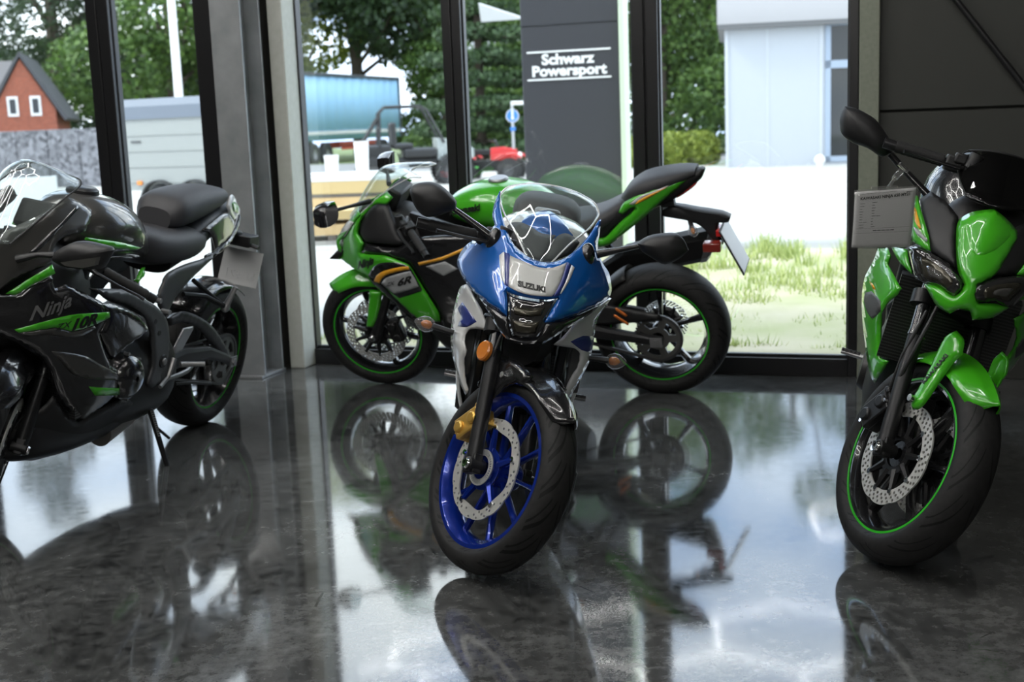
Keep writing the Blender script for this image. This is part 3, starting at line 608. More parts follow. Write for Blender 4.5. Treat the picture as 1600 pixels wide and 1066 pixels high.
mb = MB(); mb.loft([[(x, 9, -.1), (x, 9, ze + .5), (x, 11.5, zt + .6), (x, 14, ze + .5), (x, 14, -.1)] for x in (-8, -1.2)]); mb.build('rear_wing', mat('rear_roof', (.14, .13, .13), .7), root, smooth=0)
# gabion stone wall
a, b = at_depth(-120, 200, 40), at_depth(172, 200, 38); zg = gz(a.x, a.y); zt = at_depth(80, 203, 39).z; d = (b - a); d.z = 0; Lw = d.length; d.normalize(); Mt = Matrix((d, Vector((-d.y, d.x, 0)), Vector((0, 0, 1)))).transposed().to_4x4(); Mt.translation = (a.x, a.y, zg)
root = empty('gabion_wall', Mt); tag(root, 'long grey stone filled gabion wall in front of the brick house', 'wall')
def stones():
    m = bpy.data.materials.new('grey_rubble'); m.use_nodes = True; nt = m.node_tree; b = nt.nodes['Principled BSDF']; t = N(nt, 'ShaderNodeTexCoord'); v = N(nt, 'ShaderNodeTexVoronoi'); v.inputs['Scale'].default_value = 9
    r = N(nt, 'ShaderNodeValToRGB'); r.color_ramp.elements[0].color = (.04, .04, .045, 1); r.color_ramp.elements[1].color = (.26, .26, .28, 1); nt.links.new(t.outputs['Object'], v.inputs['Vector']); nt.links.new(v.outputs['Color'], r.inputs[0]); nt.links.new(r.outputs[0], b.inputs['Base Color']); b.inputs['Roughness'].default_value = .9; return m
M_st = stones(); nseg = 6
for i in range(nseg):
    mb = MB(); mb.box((Lw * (i + .5) / nseg, .3, (zt - zg) / 2 - .1), (Lw / nseg - .02, .6, zt - zg + .2)); mb.build('gabion_basket', M_st, root, smooth=0, bevel=.03)
# grey box trailer behind the left pane
dB = 20; a = at_depth(190, 200, dB * 1.03); b = at_depth(322, 200, dB * .99); d = b - a; d.z = 0; Lw = d.length; d.normalize(); zg = gz(a.x, a.y); Mt = Matrix((d, Vector((-d.y, d.x, 0)), Vector((0, 0, 1)))).transposed().to_4x4(); Mt.translation = (a.x, a.y, zg)
root = empty('box_trailer', Mt); tag(root, 'pale grey ribbed box trailer with dark roof behind the white pole', 'trailer'); zt = at_depth(265, 172, dB).z - zg; zb = at_depth(265, 298, dB).z - zg
M_bx = mat('trailer_white', (.30, .31, .29), .5); mb = MB(); mb.box((Lw / 2, .9, (zb + zt) / 2), (Lw, 1.8, zt - zb)); nR = 5
for i in range(nR): mb.box((Lw / 2, -.005, zb + (zt - zb) * (i + .5) / nR), (Lw, .02, .012))
mb.build('body', M_bx, root, smooth=0, bevel=.01)
mb = MB(); mb.loft([[(x, -.03, zt - .12), (x, -.01, zt + .08), (x, .12, zt + .2), (x, 1.7, zt + .25), (x, 1.83, zt - .12)] for x in (-.03, Lw + .03)]); mb.build('roof', mat('blue_grey_roof', (.13, .15, .18), .4), root, smooth=30)
for x in (Lw * .42, Lw * .42 + .72):
    mb = MB(); mb.lathe([(.2, -.1), (.3, -.1), (.33, -.06), (.33, .06), (.3, .1), (.2, .1)], (x, .05, .33), n=24); o = mb.build('wheel', M_tyre0, root); mb = MB(); mb.lathe([(.01, -.05), (.1, -.06), (.2, -.08), (.2, .08), (.01, .08)], (x, .05, .33), n=20); mb.build('hub', M_hub, o)
    mb = MB(); mb.lathe([(.36, -.12), (.39, -.12), (.39, .1), (.36, .1)], (x, .03, .33), n=16, a0=0, a1=math.pi); mb.build('mudguard', mat('mudguard_black', (.03, .03, .03), .6), root)
mb = MB(); mb.box((.3, -.01, zb + .12), (.1, .03, .06)); mb.build('marker_light', mat('orange_marker', (.8, .25, .03), .3), root, smooth=0)
# the writing on its side is too faint to read: a short dark mark
mb = MB(); mb.box((.28, -.008, zb + (zt - zb) * .62), (.2, .01, .035)); mb.build('side_mark', mat('dark_mark', (.08, .08, .08)), root, smooth=0)
# white pole
p = gnd(293, 318); a = Vector((p.x, p.y, gz(p.x, p.y))); root_ = MB(); root_.cyl((0, 0, -.1), (0, 0, 6), .055 * p.y / 15, .04 * p.y / 15); o = root_.build('flag_pole', mat('white_pole', (.8, .8, .8), .35)); o.location = a; tag(o, 'white pole standing between the left window and the box trailer', 'pole')
# low white skip at far left
p = gnd(45, 345); Mt = Matrix.Translation((p.x - .2, p.y, gz(p.x, p.y))) @ Matrix.Rotation(R(12), 4, 'Z'); root = empty('notice_board', Mt); tag(root, 'low white board on posts behind the clear windscreen at far left', 'board')
h0, h1 = at_depth(45, 330, p.y).z - gz(p.x, p.y), at_depth(45, 277, p.y).z - gz(p.x, p.y); mb = MB(); mb.box((-.1, 0, (h0 + h1) / 2), (1.45 * p.y / 20, .05, h1 - h0)); mb.build('panel', M_white, root, smooth=0, bevel=.01)
for x in (-.75, .6): mb = MB(); mb.cyl((x * p.y / 20, .05, -.1), (x * p.y / 20, .05, h1), .04); mb.build('post', mat('zinc_post', (.5, .5, .5)), root)
# piles of building timber and paving on pallets
M_w = [mat('fresh_timber', (.55, .36, .16), .7, noise=(6, .3, (.62, .44, .22))), mat('grey_timber', (.36, .33, .29), .8, noise=(6, .3, (.42, .4, .36))), mat('white_sheeting', (.7, .7, .68), .5), mat('dark_timber', (.12, .10, .08), .8), mat('yellow_board', (.55, .40, .18), .6)]
def pile(label, u, v, w_, layers, seed, yaw=0, group='timber piles in the yard'):
    p = gnd(u, v); root = empty('timber_pile', Matrix.Translation((p.x, p.y, gz(p.x, p.y))) @ Matrix.Rotation(R(yaw), 4, 'Z')); tag(root, label, 'timber pile', group); g = random.Random(seed); z = 0
    for i, (h, mi, nb) in enumerate(layers):
        if mi == 'gap':
            mb = MB()
            for x in (-.42, 0, .42): mb.box((x * w_, 0, z + h / 2), (.09, .8, h))
            mb.build('batten', M_w[3], root, smooth=0); z += h; continue
        mb = MB()
        for j in range(nb): mb.box((g.uniform(-.04, .04), -.4 + .8 * (j + .5) / nb, z + h / 2), (w_ * g.uniform(.93, 1.05), .8 / nb - .008, h - .004))
        mb.build('plank_layer', M_w[mi], root, smooth=0); z += h
pile('low pile of grey and yellow boards on battens outside the glass', 520, 392, 1.15, [(.10, 'gap', 0), (.05, 1, 5), (.06, 'gap', 0), (.12, 0, 3), (.05, 'gap', 0), (.10, 4, 3)], 1, 8)
pile('pile of boards with white sheeting on top behind the green motorcycle', 545, 350, 1.7, [(.12, 'gap', 0), (.10, 1, 5), (.06, 'gap', 0), (.14, 0, 4), (.05, 3, 3), (.18, 4, 3), (.06, 2, 1)], 2, -6)
pile('long low pile of dark planks under a white cover', 530, 318, 2.4, [(.12, 'gap', 0), (.20, 1, 5), (.12, 3, 5), (.16, 2, 2)], 3, 4)
for (k, dx, h, w_, lb) in ((1, .25, .5, .2, 'tall white bucket standing on the boards near the green windscreen'), (2, -.1, .34, .26, 'squat white tub on the white covered plank pile')):
    u, v, zt_, kk = ((545, 350, .71, 1), (530, 318, .60, 2))[k - 1]; p = gnd(u, v); mb = MB(); mb.lathe([(.01, 0), (w_ * .45, 0), (w_ * .55, h), (w_ * .58, h), (w_ * .5, h - .03), (.01, h - .03)], (0, 0, 0), 'z', n=24); o = mb.build('plastic_tub', M_white); o.location = (p.x + dx, p.y, gz(p.x, p.y) + zt_); tag(o, lb, 'tub')
# ---------------------------------------------------------------- motorcycle materials
G_paint = mat('lime_green_paint', (.055, .42, .012), .28, coat=1.0); K_gloss = mat('gloss_black_paint', (.010, .010, .011), .22, coat=1.0)
K_matt = mat('matt_black_plastic', (.012, .012, .0125), .5); K_metal = mat('black_metal', (.025, .025, .026), .38, metal=.6); K_eng = mat('engine_black', (.014, .014, .014), .45)
S_metal = mat('brushed_steel', (.62, .62, .59), .42, metal=.55); S_alu = mat('cast_aluminium', (.34, .34, .34), .42, metal=.8); Chrome = mat('chrome', (.75, .75, .75), .08, metal=1)
Grey_p = mat('silver_grey_paint', (.36, .37, .37), .35, coat=.6); Yel = mat('amber_stripe', (.85, .40, .02), .35, coat=.6); Wht = mat('white_gloss_paint', (.72, .73, .72), .22, coat=1.0)
Seat_m = mat('seat_vinyl', (.035, .035, .038), .55, bump=(900, .25)); RedL = mat('red_lens', (.65, .02, .02), .12, coat=1); OrgL = mat('amber_lens', (.62, .19, .02), .2, coat=1)
Blk_let = mat('black_lettering', (.012, .012, .012), .4); Gold = mat('gold_caliper', (.72, .44, .10), .35, metal=.7); Refl_red = mat('red_reflector', (.28, .03, .02), .25, coat=.6)
Blu_rim = mat('blue_anodised_rim', (.006, .03, .30), .22, metal=.45, coat=.7); B_paint = mat('metallic_blue_paint', (.004, .105, .42), .26, metal=.25, coat=1.0); B_dark = mat('dark_blue_decal', (.02, .035, .20), .3, coat=.5)
G_grey = mat('metallic_graphite_paint', (.075, .073, .068), .3, metal=.5, coat=1.0); Mirror = mat('mirror_glass', (.85, .86, .88), .02, metal=1); Lens_d = mat('dark_headlight_lens', (.02, .02, .02), .05, coat=1); G_line = mat('green_rim_tape', (.03, .45, .02), .35)
Screen = glassmat('clear_screen', (.90, .93, .92), ior=1.5, base_alpha=.03, body=(.6, .65, .65)); Clr = glassmat('clear_lens', (.85, .85, .85), ior=1.5, base_alpha=.10, body=(.6, .6, .58)); Hole = mat('shadow_gap', (.004, .004, .004), .8)
Rad = None
def finmat():
    m = bpy.data.materials.new('radiator_core'); m.use_nodes = True; nt = m.node_tree; b = nt.nodes['Principled BSDF']; t = N(nt, 'ShaderNodeTexCoord')
    w1 = N(nt, 'ShaderNodeTexWave'); w1.bands_direction = 'Z'; w1.inputs['Scale'].default_value = 32; w2 = N(nt, 'ShaderNodeTexWave'); w2.bands_direction = 'Y'; w2.inputs['Scale'].default_value = 110
    r = N(nt, 'ShaderNodeMath', operation='MULTIPLY'); c = N(nt, 'ShaderNodeValToRGB'); c.color_ramp.elements[0].color = (.002, .002, .002, 1); c.color_ramp.elements[1].color = (.09, .09, .09, 1); c.color_ramp.elements[0].position = .2
    for w_ in (w1, w2): nt.links.new(t.outputs['Object'], w_.inputs['Vector'])
    nt.links.new(w1.outputs['Color'], r.inputs[0]); nt.links.new(w2.outputs['Color'], r.inputs[1]); nt.links.new(r.outputs[0], c.inputs[0]); nt.links.new(c.outputs[0], b.inputs['Base Color']); b.inputs['Roughness'].default_value = .5; return m
Rad = finmat()
def tyremat(name, count, slant, lo=.18, hi=.95, wid=.10):
    m = bpy.data.materials.new(name); m.use_nodes = True; nt = m.node_tree; b = nt.nodes['Principled BSDF']; b.inputs['Roughness'].default_value = .62; b.inputs['Specular IOR Level'].default_value = .3; L = nt.links.new
    uv = N(nt, 'ShaderNodeUVMap'); sp = N(nt, 'ShaderNodeSeparateXYZ'); L(uv.outputs[0], sp.inputs[0])
    def M(op, a, b_=None):
        n = N(nt, 'ShaderNodeMath', operation=op)
        for i, q in enumerate((a, b_)):
            if q is None: continue
            if isinstance(q, (int, float)): n.inputs[i].default_value = q
            else: L(q, n.inputs[i])
        return n.outputs[0]
    av = M('ABSOLUTE', sp.outputs[1]); sg = M('MULTIPLY', M('SIGN', sp.outputs[1]), .5); u = M('ADD', M('ADD', M('MULTIPLY', sp.outputs[0], count), M('MULTIPLY', av, slant)), sg)
    curve = M('MULTIPLY', M('SINE', M('MULTIPLY', av, 5.0)), .16); f = M('FRACT', M('ADD', u, curve)); g = M('MULTIPLY', M('LESS_THAN', f, wid), M('MULTIPLY', M('GREATER_THAN', av, lo), M('LESS_THAN', av, hi)))
    f2 = M('FRACT', M('ADD', M('MULTIPLY', u, 1.0), .55)); g2 = M('MULTIPLY', M('LESS_THAN', f2, wid * .7), M('MULTIPLY', M('GREATER_THAN', av, lo + .3), M('LESS_THAN', av, hi + .03))); g = M('MAXIMUM', g, g2)
    n1 = N(nt, 'ShaderNodeTexNoise'); n1.inputs['Scale'].default_value = 60; c = N(nt, 'ShaderNodeValToRGB'); c.color_ramp.elements[0].color = (.010, .010, .010, 1); c.color_ramp.elements[1].color = (.024, .0235, .023, 1); t = N(nt, 'ShaderNodeTexCoord'); L(t.outputs['Object'], n1.inputs['Vector']); L(n1.outputs['Fac'], c.inputs[0])
    mx = N(nt, 'ShaderNodeMixRGB'); L(g, mx.inputs[0]); L(c.outputs[0], mx.inputs[1]); mx.inputs[2].default_value = (.002, .002, .002, 1); L(mx.outputs[0], b.inputs['Base Color'])
    bp = N(nt, 'ShaderNodeBump'); bp.invert = True; bp.inputs['Strength'].default_value = .9; bp.inputs['Distance'].default_value = .004; L(g, bp.inputs['Height']); L(bp.outputs[0], b.inputs['Normal']); return m
T_sport = tyremat('sport_tyre_rubber', 13, 1.6, wid=.09); T_light = tyremat('commuter_tyre_rubber', 17, 1.5, .10, .92, .17)

# ---------------------------------------------------------------- motorcycle frame of reference: x forward from the front contact, y to the rider's left, z up
def pillow(mb, loop, o, u, v, prof, smooth=3, corner=60):
    """closed outline swept along its normal: prof = [(scale, height)]"""
    o, u, v = Vector(o), Vector(u).normalized(), Vector(v).normalized(); n = u.cross(v); L = crom(loop, smooth, corner=corner) if smooth else [np.array(p, float) for p in loop]; c = sum(L) / len(L)
    mb.loft([[o + u * float(c[0] + (p[0] - c[0]) * s) + v * float(c[1] + (p[1] - c[1]) * s) + n * h for p in L] for s, h in prof]); return mb
def superloft(mb, st, n=24, k=5, e=2.4, caps=True):
    """body along x: stations (x, ztop, zbot, halfwidth[, widest height 0..1])"""
    st = [tuple(s) + (.5,) * (5 - len(s)) for s in st]; P = crom(st, k, closed=False, corner=400); rows = []
    for x, zt, zb, hw, wh in P:
        zm = zb + (zt - zb) * wh; row = []
        for j in range(n):
            a = 2 * math.pi * j / n; ca, sa = math.cos(a), math.sin(a); y = hw * math.copysign(abs(ca) ** (2 / e), ca); q = math.copysign(abs(sa) ** (2 / e), sa); row.append((x, y, zm + q * ((zt - zm) if q > 0 else (zm - zb))))
        rows.append(row)
    return mb.loft(rows, caps)
def ribbon(mb, P, w_, t=.004, up=(0, 1, 0)):
    up = Vector(up); rows = []
    for i, p in enumerate(P):
        p = Vector(p); d = (Vector(P[min(i + 1, len(P) - 1)]) - Vector(P[max(i - 1, 0)])).normalized(); s = d.cross(up).normalized(); W = w_[i] if isinstance(w_, (list, tuple)) else w_
        rows.append([p + up * W / 2 + s * t / 2, p - up * W / 2 + s * t / 2, p - up * W / 2 - s * t / 2, p + up * W / 2 - s * t / 2])
    return mb.loft(rows)
class Bike:
    def __init__(b, x, y, yaw, lean, label, wb, rf, rr, wf, wr, steer, rake=24, group=None):
        L = Matrix(((1, 0, 0), (0, math.cos(R(lean)), math.sin(R(lean))), (0, -math.sin(R(lean)), math.cos(R(lean)))))
        b.M = (Matrix.Rotation(R(yaw), 3, 'Z') @ L).to_4x4(); b.M.translation = (x, y, .003); b.Mi = b.M.inverted()
        b.root = empty('motorcycle', b.M); tag(b.root, label, 'motorcycle', group)
        b.wb, b.rf, b.rr, b.wf, b.wr, b.rake = wb, rf, rr, wf, wr, R(rake)
        ax = Vector((-math.sin(b.rake), 0, math.cos(b.rake))); C_ = Vector((0, 0, rf)); b.ax = ax; b.axle = C_
        b.ST = Matrix.Translation(C_) @ Matrix.Rotation(R(steer), 4, ax) @ Matrix.Translation(-C_)
    def ray(b, u, v):
        o, d = ray(u, v); return b.Mi @ o, b.Mi.to_3x3() @ d
    def tr(b, pix, surf, side=1):
        """points of an outline on a body surface"""
        out = []
        for u, v in pix:
            o, d = b.ray(u, v); a = surf.axis; sg = side if a == 1 else 1; val = .2 * sg if a == 1 else (-.1 if a == 0 else .9)
            for _ in range(25):
                t = (val - o[a]) / d[a]; q = o + d * t; v2 = float(surf([(q[surf.o[0]] * (1 if surf.o[0] != 1 else 1), q[surf.o[1]])])[0]) * sg if a == 1 else float(surf([(q[surf.o[0]], q[surf.o[1]])])[0])
                val += (v2 - val) * .6
            out.append(tuple(q))
        return out
    def pl(b, u, v, axis, val):
        o, d = b.ray(u, v); return o + d * ((val - o[axis]) / d[axis])
    def st(b): return MB(b.ST)
    def wheel(b, name, front, tyre, rim, stripe=None, spokes=5, discs=(), forked=False, hubm=None, spoke_w=.026, spoke_d=.05):
        r, w_ = (b.rf, b.wf) if front else (b.rr, b.wr); c = Vector((0, 0, b.rf)) if front else Vector((-b.wb, 0, b.rr)); T = b.ST if front else Matrix.Identity(4); h = w_ * .40
        mb = MB(T); mb.lathe([(.214, -h), (.229, -h), (.231, -h + .004), (.219, -h + .012), (.206, -.02), (.204, 0), (.206, .02), (.219, h - .012), (.231, h - .004), (.229, h), (.214, h), (.196, .02), (.193, .0), (.196, -.02)], c, n=96)
        W = mb.build(name, rim, b.root, smooth=35)
        # tyre: rounded carcass
        nP = 20; rb = .226; prof = []; L_ = w_ / 2; ry = (r - rb)
        for i in range(nP + 1):
            a = math.pi * (i / nP) * 1.16 - math.pi * .08; yy = -math.cos(a) * L_; zz_ = max(0, math.sin(a)) ** .85 if math.sin(a) > 0 else math.sin(a) * .6
            prof.append((rb + ry * .30 + ry * .70 * zz_, yy))
        prof = [(rb - .004, -h + .002), (rb + .004, -h - .003)] + prof + [(rb + .004, h + .003), (rb - .004, h - .002), (rb - .010, 0)]
        mb = MB(T); mb.lathe(prof, c, n=160); Ti = T.inverted()
        def uvf(co):
            q = Ti @ co - c; return ((math.atan2(q.z, q.x) / (2 * math.pi)) % 1.0, max(-1, min(1, q.y / L_)))
        mb.uv = uvf; mb.build('tyre', tyre, W, smooth=60)
        if stripe is not None:
            mb = MB(T)
            for s in (-1, 1): mb.lathe([(.221, s * (h + .0005)), (.2275, s * (h + .0005)), (.2275, s * (h + .002)), (.221, s * (h + .002))], c, n=96)
            mb.build('rim_stripe', stripe, W)
        mb = MB(T); mb.lathe([(.018, -.055), (.038, -.055), (.044, -.045), (.044, .045), (.038, .055), (.018, .055)], c, n=32); mb.build('hub', hubm or rim, W)
        for i in range(spokes):
            a = 2 * math.pi * (i + .25) / spokes
            for k in ((-1, 1) if forked else (0,)):
                mb = MB(T); rows = []
                for t in np.linspace(0, 1, 7):
                    rad = .036 + .164 * t; ang = a + k * (.03 + .13 * max(0, t - .25)); wd = spoke_w * (1.15 - .45 * math.sin(math.pi * min(1, t * 1.1)) * .9) * (.7 if forked else 1); dp = spoke_d * (1 - .35 * t); p = c + Vector((math.cos(ang) * rad, 0, math.sin(ang) * rad)); tn = Vector((-math.sin(ang), 0, math.cos(ang)))
                    rows.append([p + tn * wd * cy + Vector((0, dp * cz, 0)) for cy, cz in ((.5, .25), (.22, .5), (-.22, .5), (-.5, .25), (-.5, -.25), (-.22, -.5), (.22, -.5), (.5, -.25))])
                mb.loft(rows); mb.build('spoke', rim, W, smooth=30)
        for (y, Rd, style) in discs: b.disc(W, T, c, y, Rd, style)
        return W
    def disc(b, W, T, c, y, Rd, style):
        n = 192; waves = {'petal': 10, 'wave': 12, 'round': 0}[style]; ri = Rd * (.72 if style != 'wave' else .78); am = {'petal': .035, 'wave': .025, 'round': 0}[style]
        outer = [((Rd * (1 - am * .5 + am * .5 * math.copysign(abs(math.cos(waves / 2 * a)) ** .5, 1) * 2 - am * .5)) * math.cos(a), (Rd * (1 - am * .5 + am * abs(math.cos(waves / 2 * a)) ** .5 - am * .5)) * math.sin(a)) for a in [2 * math.pi * j / n for j in range(n)]]
        outer = [(Rd * (1 - am + am * abs(math.cos(waves / 2 * a)) ** .5) * math.cos(a), Rd * (1 - am + am * abs(math.cos(waves / 2 * a)) ** .5) * math.sin(a)) for a in [2 * math.pi * j / n for j in range(n)]]
        inner = [(ri * (1 + (.04 * math.cos(waves / 2 * a) if style == 'wave' else 0)) * math.cos(a), ri * (1 + (.04 * math.cos(waves / 2 * a) if style == 'wave' else 0)) * math.sin(a)) for a in [2 * math.pi * j / 96 for j in range(96)]]
        loops = [outer, inner[::-1]]; nh = {'petal': 40, 'wave': 24, 'round': 30}[style]
        for i in range(nh):
            for k, f in enumerate((.30, .55, .80)):
                if style == 'wave' and (i + k) % 4 == 3: continue
                a = 2 * math.pi * (i + .33 * k) / nh; rr = ri + (Rd - ri) * f; hr = .0040 if style != 'petal' else .0046; cx, cy = rr * math.cos(a), rr * math.sin(a); loops.append([(cx + hr * math.cos(q), cy + hr * math.sin(q)) for q in [-2 * math.pi * j / 7 for j in range(7)]])
        mb = MB(T); mb.plate(loops, c + Vector((0, y, 0)), (1, 0, 0), (0, 0, 1), .0045); D_ = mb.build('brake_disc', S_metal, W, smooth=0)
        mb = MB(T); ns_ = 5 if style == 'wave' else 10
        for i in range(ns_):
            a = 2 * math.pi * (i + .5) / ns_; p0 = c + Vector((.05 * math.cos(a), y * .9, .05 * math.sin(a))); p1 = c + Vector((ri * 1.01 * math.cos(a), y, ri * 1.01 * math.sin(a))); mb.tube([p0, p1], [.012, .008], 6)
        mb.lathe([(.04, y * .8), (.058, y * .8), (.062, y), (.04, y)], c, n=32)
        mb.build('disc_carrier', K_metal if style != 'wave' else (MATS['blue_anodised_rim'] if b.rf < .295 else K_metal), W)
        for i in range(ns_):
            mb = MB(T); a = 2 * math.pi * (i + .5) / ns_; p1 = c + Vector((ri * 1.03 * math.cos(a), y, ri * 1.03 * math.sin(a))); mb.cyl(p1 - Vector((0, .006, 0)), p1 + Vector((0, .006, 0)), .0085, n=12); mb.build('disc_rivet', Chrome, W)
    def fork(b, usd, y=.095, m_low=None, top=.62, name='fork_leg', foot=-.012):
        """two fork legs along the steering axis"""
        ax = b.ax
        for s in (-1, 1):
            mb = b.st(); a0 = b.axle + Vector((-.010, s * y, 0)); off = Vector((-.035, 0, 0))
            r0, r1 = (.020, .027) if usd else (.0225, .0225)
            p = [a0, a0 + ax * .05, a0 + ax * .10]; mb.tube([a0 - ax * .022, a0 - ax * .012, a0 + ax * .04, a0 + ax * .22 + off * .0, a0 + ax * (.28 if usd else .34)], [r0 * .6, r0 + .004 if usd else r0, r0 + .006 if usd else r0, r0, r0], 16)
            leg = mb.build(name, m_low or K_metal, b.root)
            mb = b.st(); mb.tube([a0 + ax * (.24 if usd else .33), a0 + ax * (.26 if usd else .35), a0 + ax * top], [r1 + .003, r1, r1], 16); mb.build('fork_tube', K_gloss, leg)
            mb = b.st(); mb.cyl(b.axle + Vector((0, s * (y - .03), 0)), b.axle + Vector((0, s * (y + .028), 0)), .020, n=20); mb.box(a0 + ax * .0, (.05, .030, .055), Matrix.Rotation(-b.rake, 3, 'Y')); mb.build('axle_clamp', m_low or K_metal, leg, bevel=.004)
            mb = b.st(); mb.cyl(b.axle + Vector((0, s * (y + .02), 0)), b.axle + Vector((0, s * (y + .034), 0)), .015, n=6); mb.lathe([(.006, s * (y + .036)), (.012, s * (y + .036)), (.016, s * (y + .03))], b.axle, n=24, closed=False); mb.build('axle_nut', Chrome, leg)
        mb = b.st()
        for tz in (top - .20, top): 
            q = b.axle + ax * tz + Vector((-.02, 0, 0)); mb.tube([q + Vector((0.0, -y, 0)), q + Vector((-.02, 0, 0)), q + Vector((0, y, 0))], [.03, .028, .03], 10, flat=.7)
            for s in (-1, 1): mb.cyl(q + Vector((.0, s * y, 0)) - ax * .02, q + Vector((0, s * y, 0)) + ax * .02, .037, n=20)
        mb.build('triple_clamp', K_metal, b.root)
    def caliper(b, y, ang, m, rad=.13, front=True, size=1.0, bolts=True):
        T = b.ST if front else Matrix.Identity(4); c = b.axle if front else Vector((-b.wb, 0, b.rr)); a = R(ang); p = c + Vector((math.cos(a) * rad, y, math.sin(a) * rad)); Rm = Matrix.Rotation(-a + math.pi / 2, 3, 'Y'); s = 1 if y > 0 else -1; mb = MB(T)
        mb.box(p, (.115 * size, .052, .05 * size), Rm); mb.box(p + Vector((0, s * .022, 0)), (.10 * size, .024, .062 * size), Rm)
        for k in (-.03, .03): mb.cyl(p + Rm @ Vector((k * size, s * .025, 0)), p + Rm @ Vector((k * size, s * .043, 0)), .021 * size, .017 * size, n=18)
        mb.cyl(p + Rm @ Vector((.05 * size, 0, .03)), p + Rm @ Vector((.05 * size, s * .03, .03)), .013, n=14); o = mb.build('brake_caliper', m, b.root, bevel=.004)
        if bolts:
            for k in (-.048, .048):
                mb = MB(T); mb.cyl(p + Rm @ Vector((k * size, s * .03, -.01)), p + Rm @ Vector((k * size, s * .04, -.01)), .006, n=8); mb.build('caliper_bolt', Chrome, o)
        return o
    def fender(b, a0, a1, m, halfw=.066, gap=.018, name='front_fender', skirt=0.0, nose=.03, side=.055):
        """arched mudguard over the front tyre between two angles (degrees from forward)"""
        mb = b.st(); rows = []; n = 26; Rr = b.rf + gap
        for i in range(n + 1):
            t = i / n; a = R(a0 + (a1 - a0) * t); tp = min(1, t / .18) ** .5 * min(1, (1 - t) / .10) ** .5; hw = halfw * (.35 + .65 * tp); row = []
            for j in range(13):
                q = (j / 12 * 2 - 1); drp = (abs(q) ** 2.4) * (side + skirt * math.exp(-((t - .45) / .16) ** 2)); rr = Rr + nose * (1 - tp) * .2 + (.006 if abs(q) < .15 else 0) - drp
                row.append((rr * math.cos(a), q * hw * (1 + .12 * (abs(q) > .8)), b.rf + rr * math.sin(a)))
            rows.append(row)
        mb.grid(rows); return mb.build(name, m, b.root, solid=.004, smooth=60)
    def shield(b, rows, m, name='windshield', trim=None, t=.0035, k=5, ex=2.0):
        """rows base->tip: (x centre, z centre, half width, edge set-back, edge drop)"""
        P = crom(rows, k, closed=False, corner=400); G = [[(xc - ds * abs(s) ** ex, hw * s * (1 - .06 * abs(s) ** 3), zc - dz * abs(s) ** ex) for s in np.linspace(-1, 1, 29)] for xc, zc, hw, ds, dz in P]
        mb = MB(); mb.grid(G); o = mb.build(name, m, b.root, solid=t, smooth=60)
        if trim is not None:
            mb = MB(); e = [r_[0] for r_ in G] + G[-1][1:-1] + [r_[-1] for r_ in G][::-1]; mb.tube(e, .0028, 6); mb.build('screen_edge', trim, o)
        return o, G
    def rear(b, m_arm, chain_side=1, arm_drop=0.0, sprocket=.10, banana=False):
        rr = b.rr; ax = Vector((-b.wb, 0, rr)); pv = Vector((-b.wb + .56, 0, .40)); w_ = b.wr / 2 + .025
        for s in (-1, 1):
            mb = MB(); bow = .05 if banana else .0; rows = []
            for t, hz, hy in ((0, .07, .03), (.25, .075, .026), (.6, .055, .022), (.9, .042, .02), (1.05, .04, .02)):
                p = pv.lerp(ax, t) + Vector((0, s * (w_ * (.75 + .25 * min(1, t * 2.2)) + .02), bow * math.sin(math.pi * t))); rows.append([p + Vector((0, hy * a_, hz / 2 * c_)) for a_, c_ in ((.6, 1), (1, .5), (1, -.5), (.6, -1), (-.6, -1), (-1, -.5), (-1, .5), (-.6, 1))])
            mb.loft(rows); arm = mb.build('swingarm', m_arm, b.root, smooth=30, bevel=.003)
            mb = MB(); mb.cyl(ax + Vector((0, s * (w_ + .01), 0)), ax + Vector((0, s * (w_ + .052), 0)), .016, n=6); mb.box(ax + Vector((0, s * (w_ + .042), 0)), (.055, .006, .045)); mb.build('axle_nut', S_alu, arm)
        mb = MB(); mb.cyl(pv + Vector((-.09, -w_, .01)), pv + Vector((-.09, w_, .01)), .035); mb.build('swingarm_bridge', m_arm, b.root)
        # final drive
        cy = chain_side * (w_ - .008); c = ax + Vector((0, cy, 0)); nT = 42; lo = []
        for j in range(nT * 4): a = 2 * math.pi * j / (nT * 4); lo.append(((sprocket + (.005 if j % 4 in (0, 1) else -.002)) * math.cos(a), (sprocket + (.005 if j % 4 in (0, 1) else -.002)) * math.sin(a)))
        loops = [lo, [(.03 * math.cos(-q), .03 * math.sin(-q)) for q in np.linspace(0, 2 * math.pi, 20, endpoint=False)]]
        for i in range(5):
            a0_ = 2 * math.pi * i / 5; q1 = [(sprocket * .82 * math.cos(a0_ + x), sprocket * .82 * math.sin(a0_ + x)) for x in np.linspace(-.42, .42, 8)]; q2 = [(sprocket * .52 * math.cos(a0_ + x), sprocket * .52 * math.sin(a0_ + x)) for x in np.linspace(.34, -.34, 6)]; loops.append((q1 + q2)[::-1])
        mb = MB(); mb.plate(loops, c, (1, 0, 0), (0, 0, 1), .007); mb.build('rear_sprocket', S_alu if False else mat('sprocket_steel', (.16, .16, .15), .4, metal=.7), b.root, smooth=0)
        fc = Vector((pv.x + .10, cy, pv.z + .02)); fr = .036; mb = MB()
        d = (fc - c); th = math.atan2(d.z, d.x); k_ = math.asin((sprocket - fr) / d.length); P = []
        for q in np.linspace(th + math.pi / 2 + k_ * 0 + .0, th + 3 * math.pi / 2, 20): P.append(c + Vector((math.cos(q), 0, math.sin(q))) * (sprocket + .004))
        for q in np.linspace(th - math.pi / 2, th + math.pi / 2, 8): P.append(fc + Vector((math.cos(q), 0, math.sin(q))) * (fr + .004))
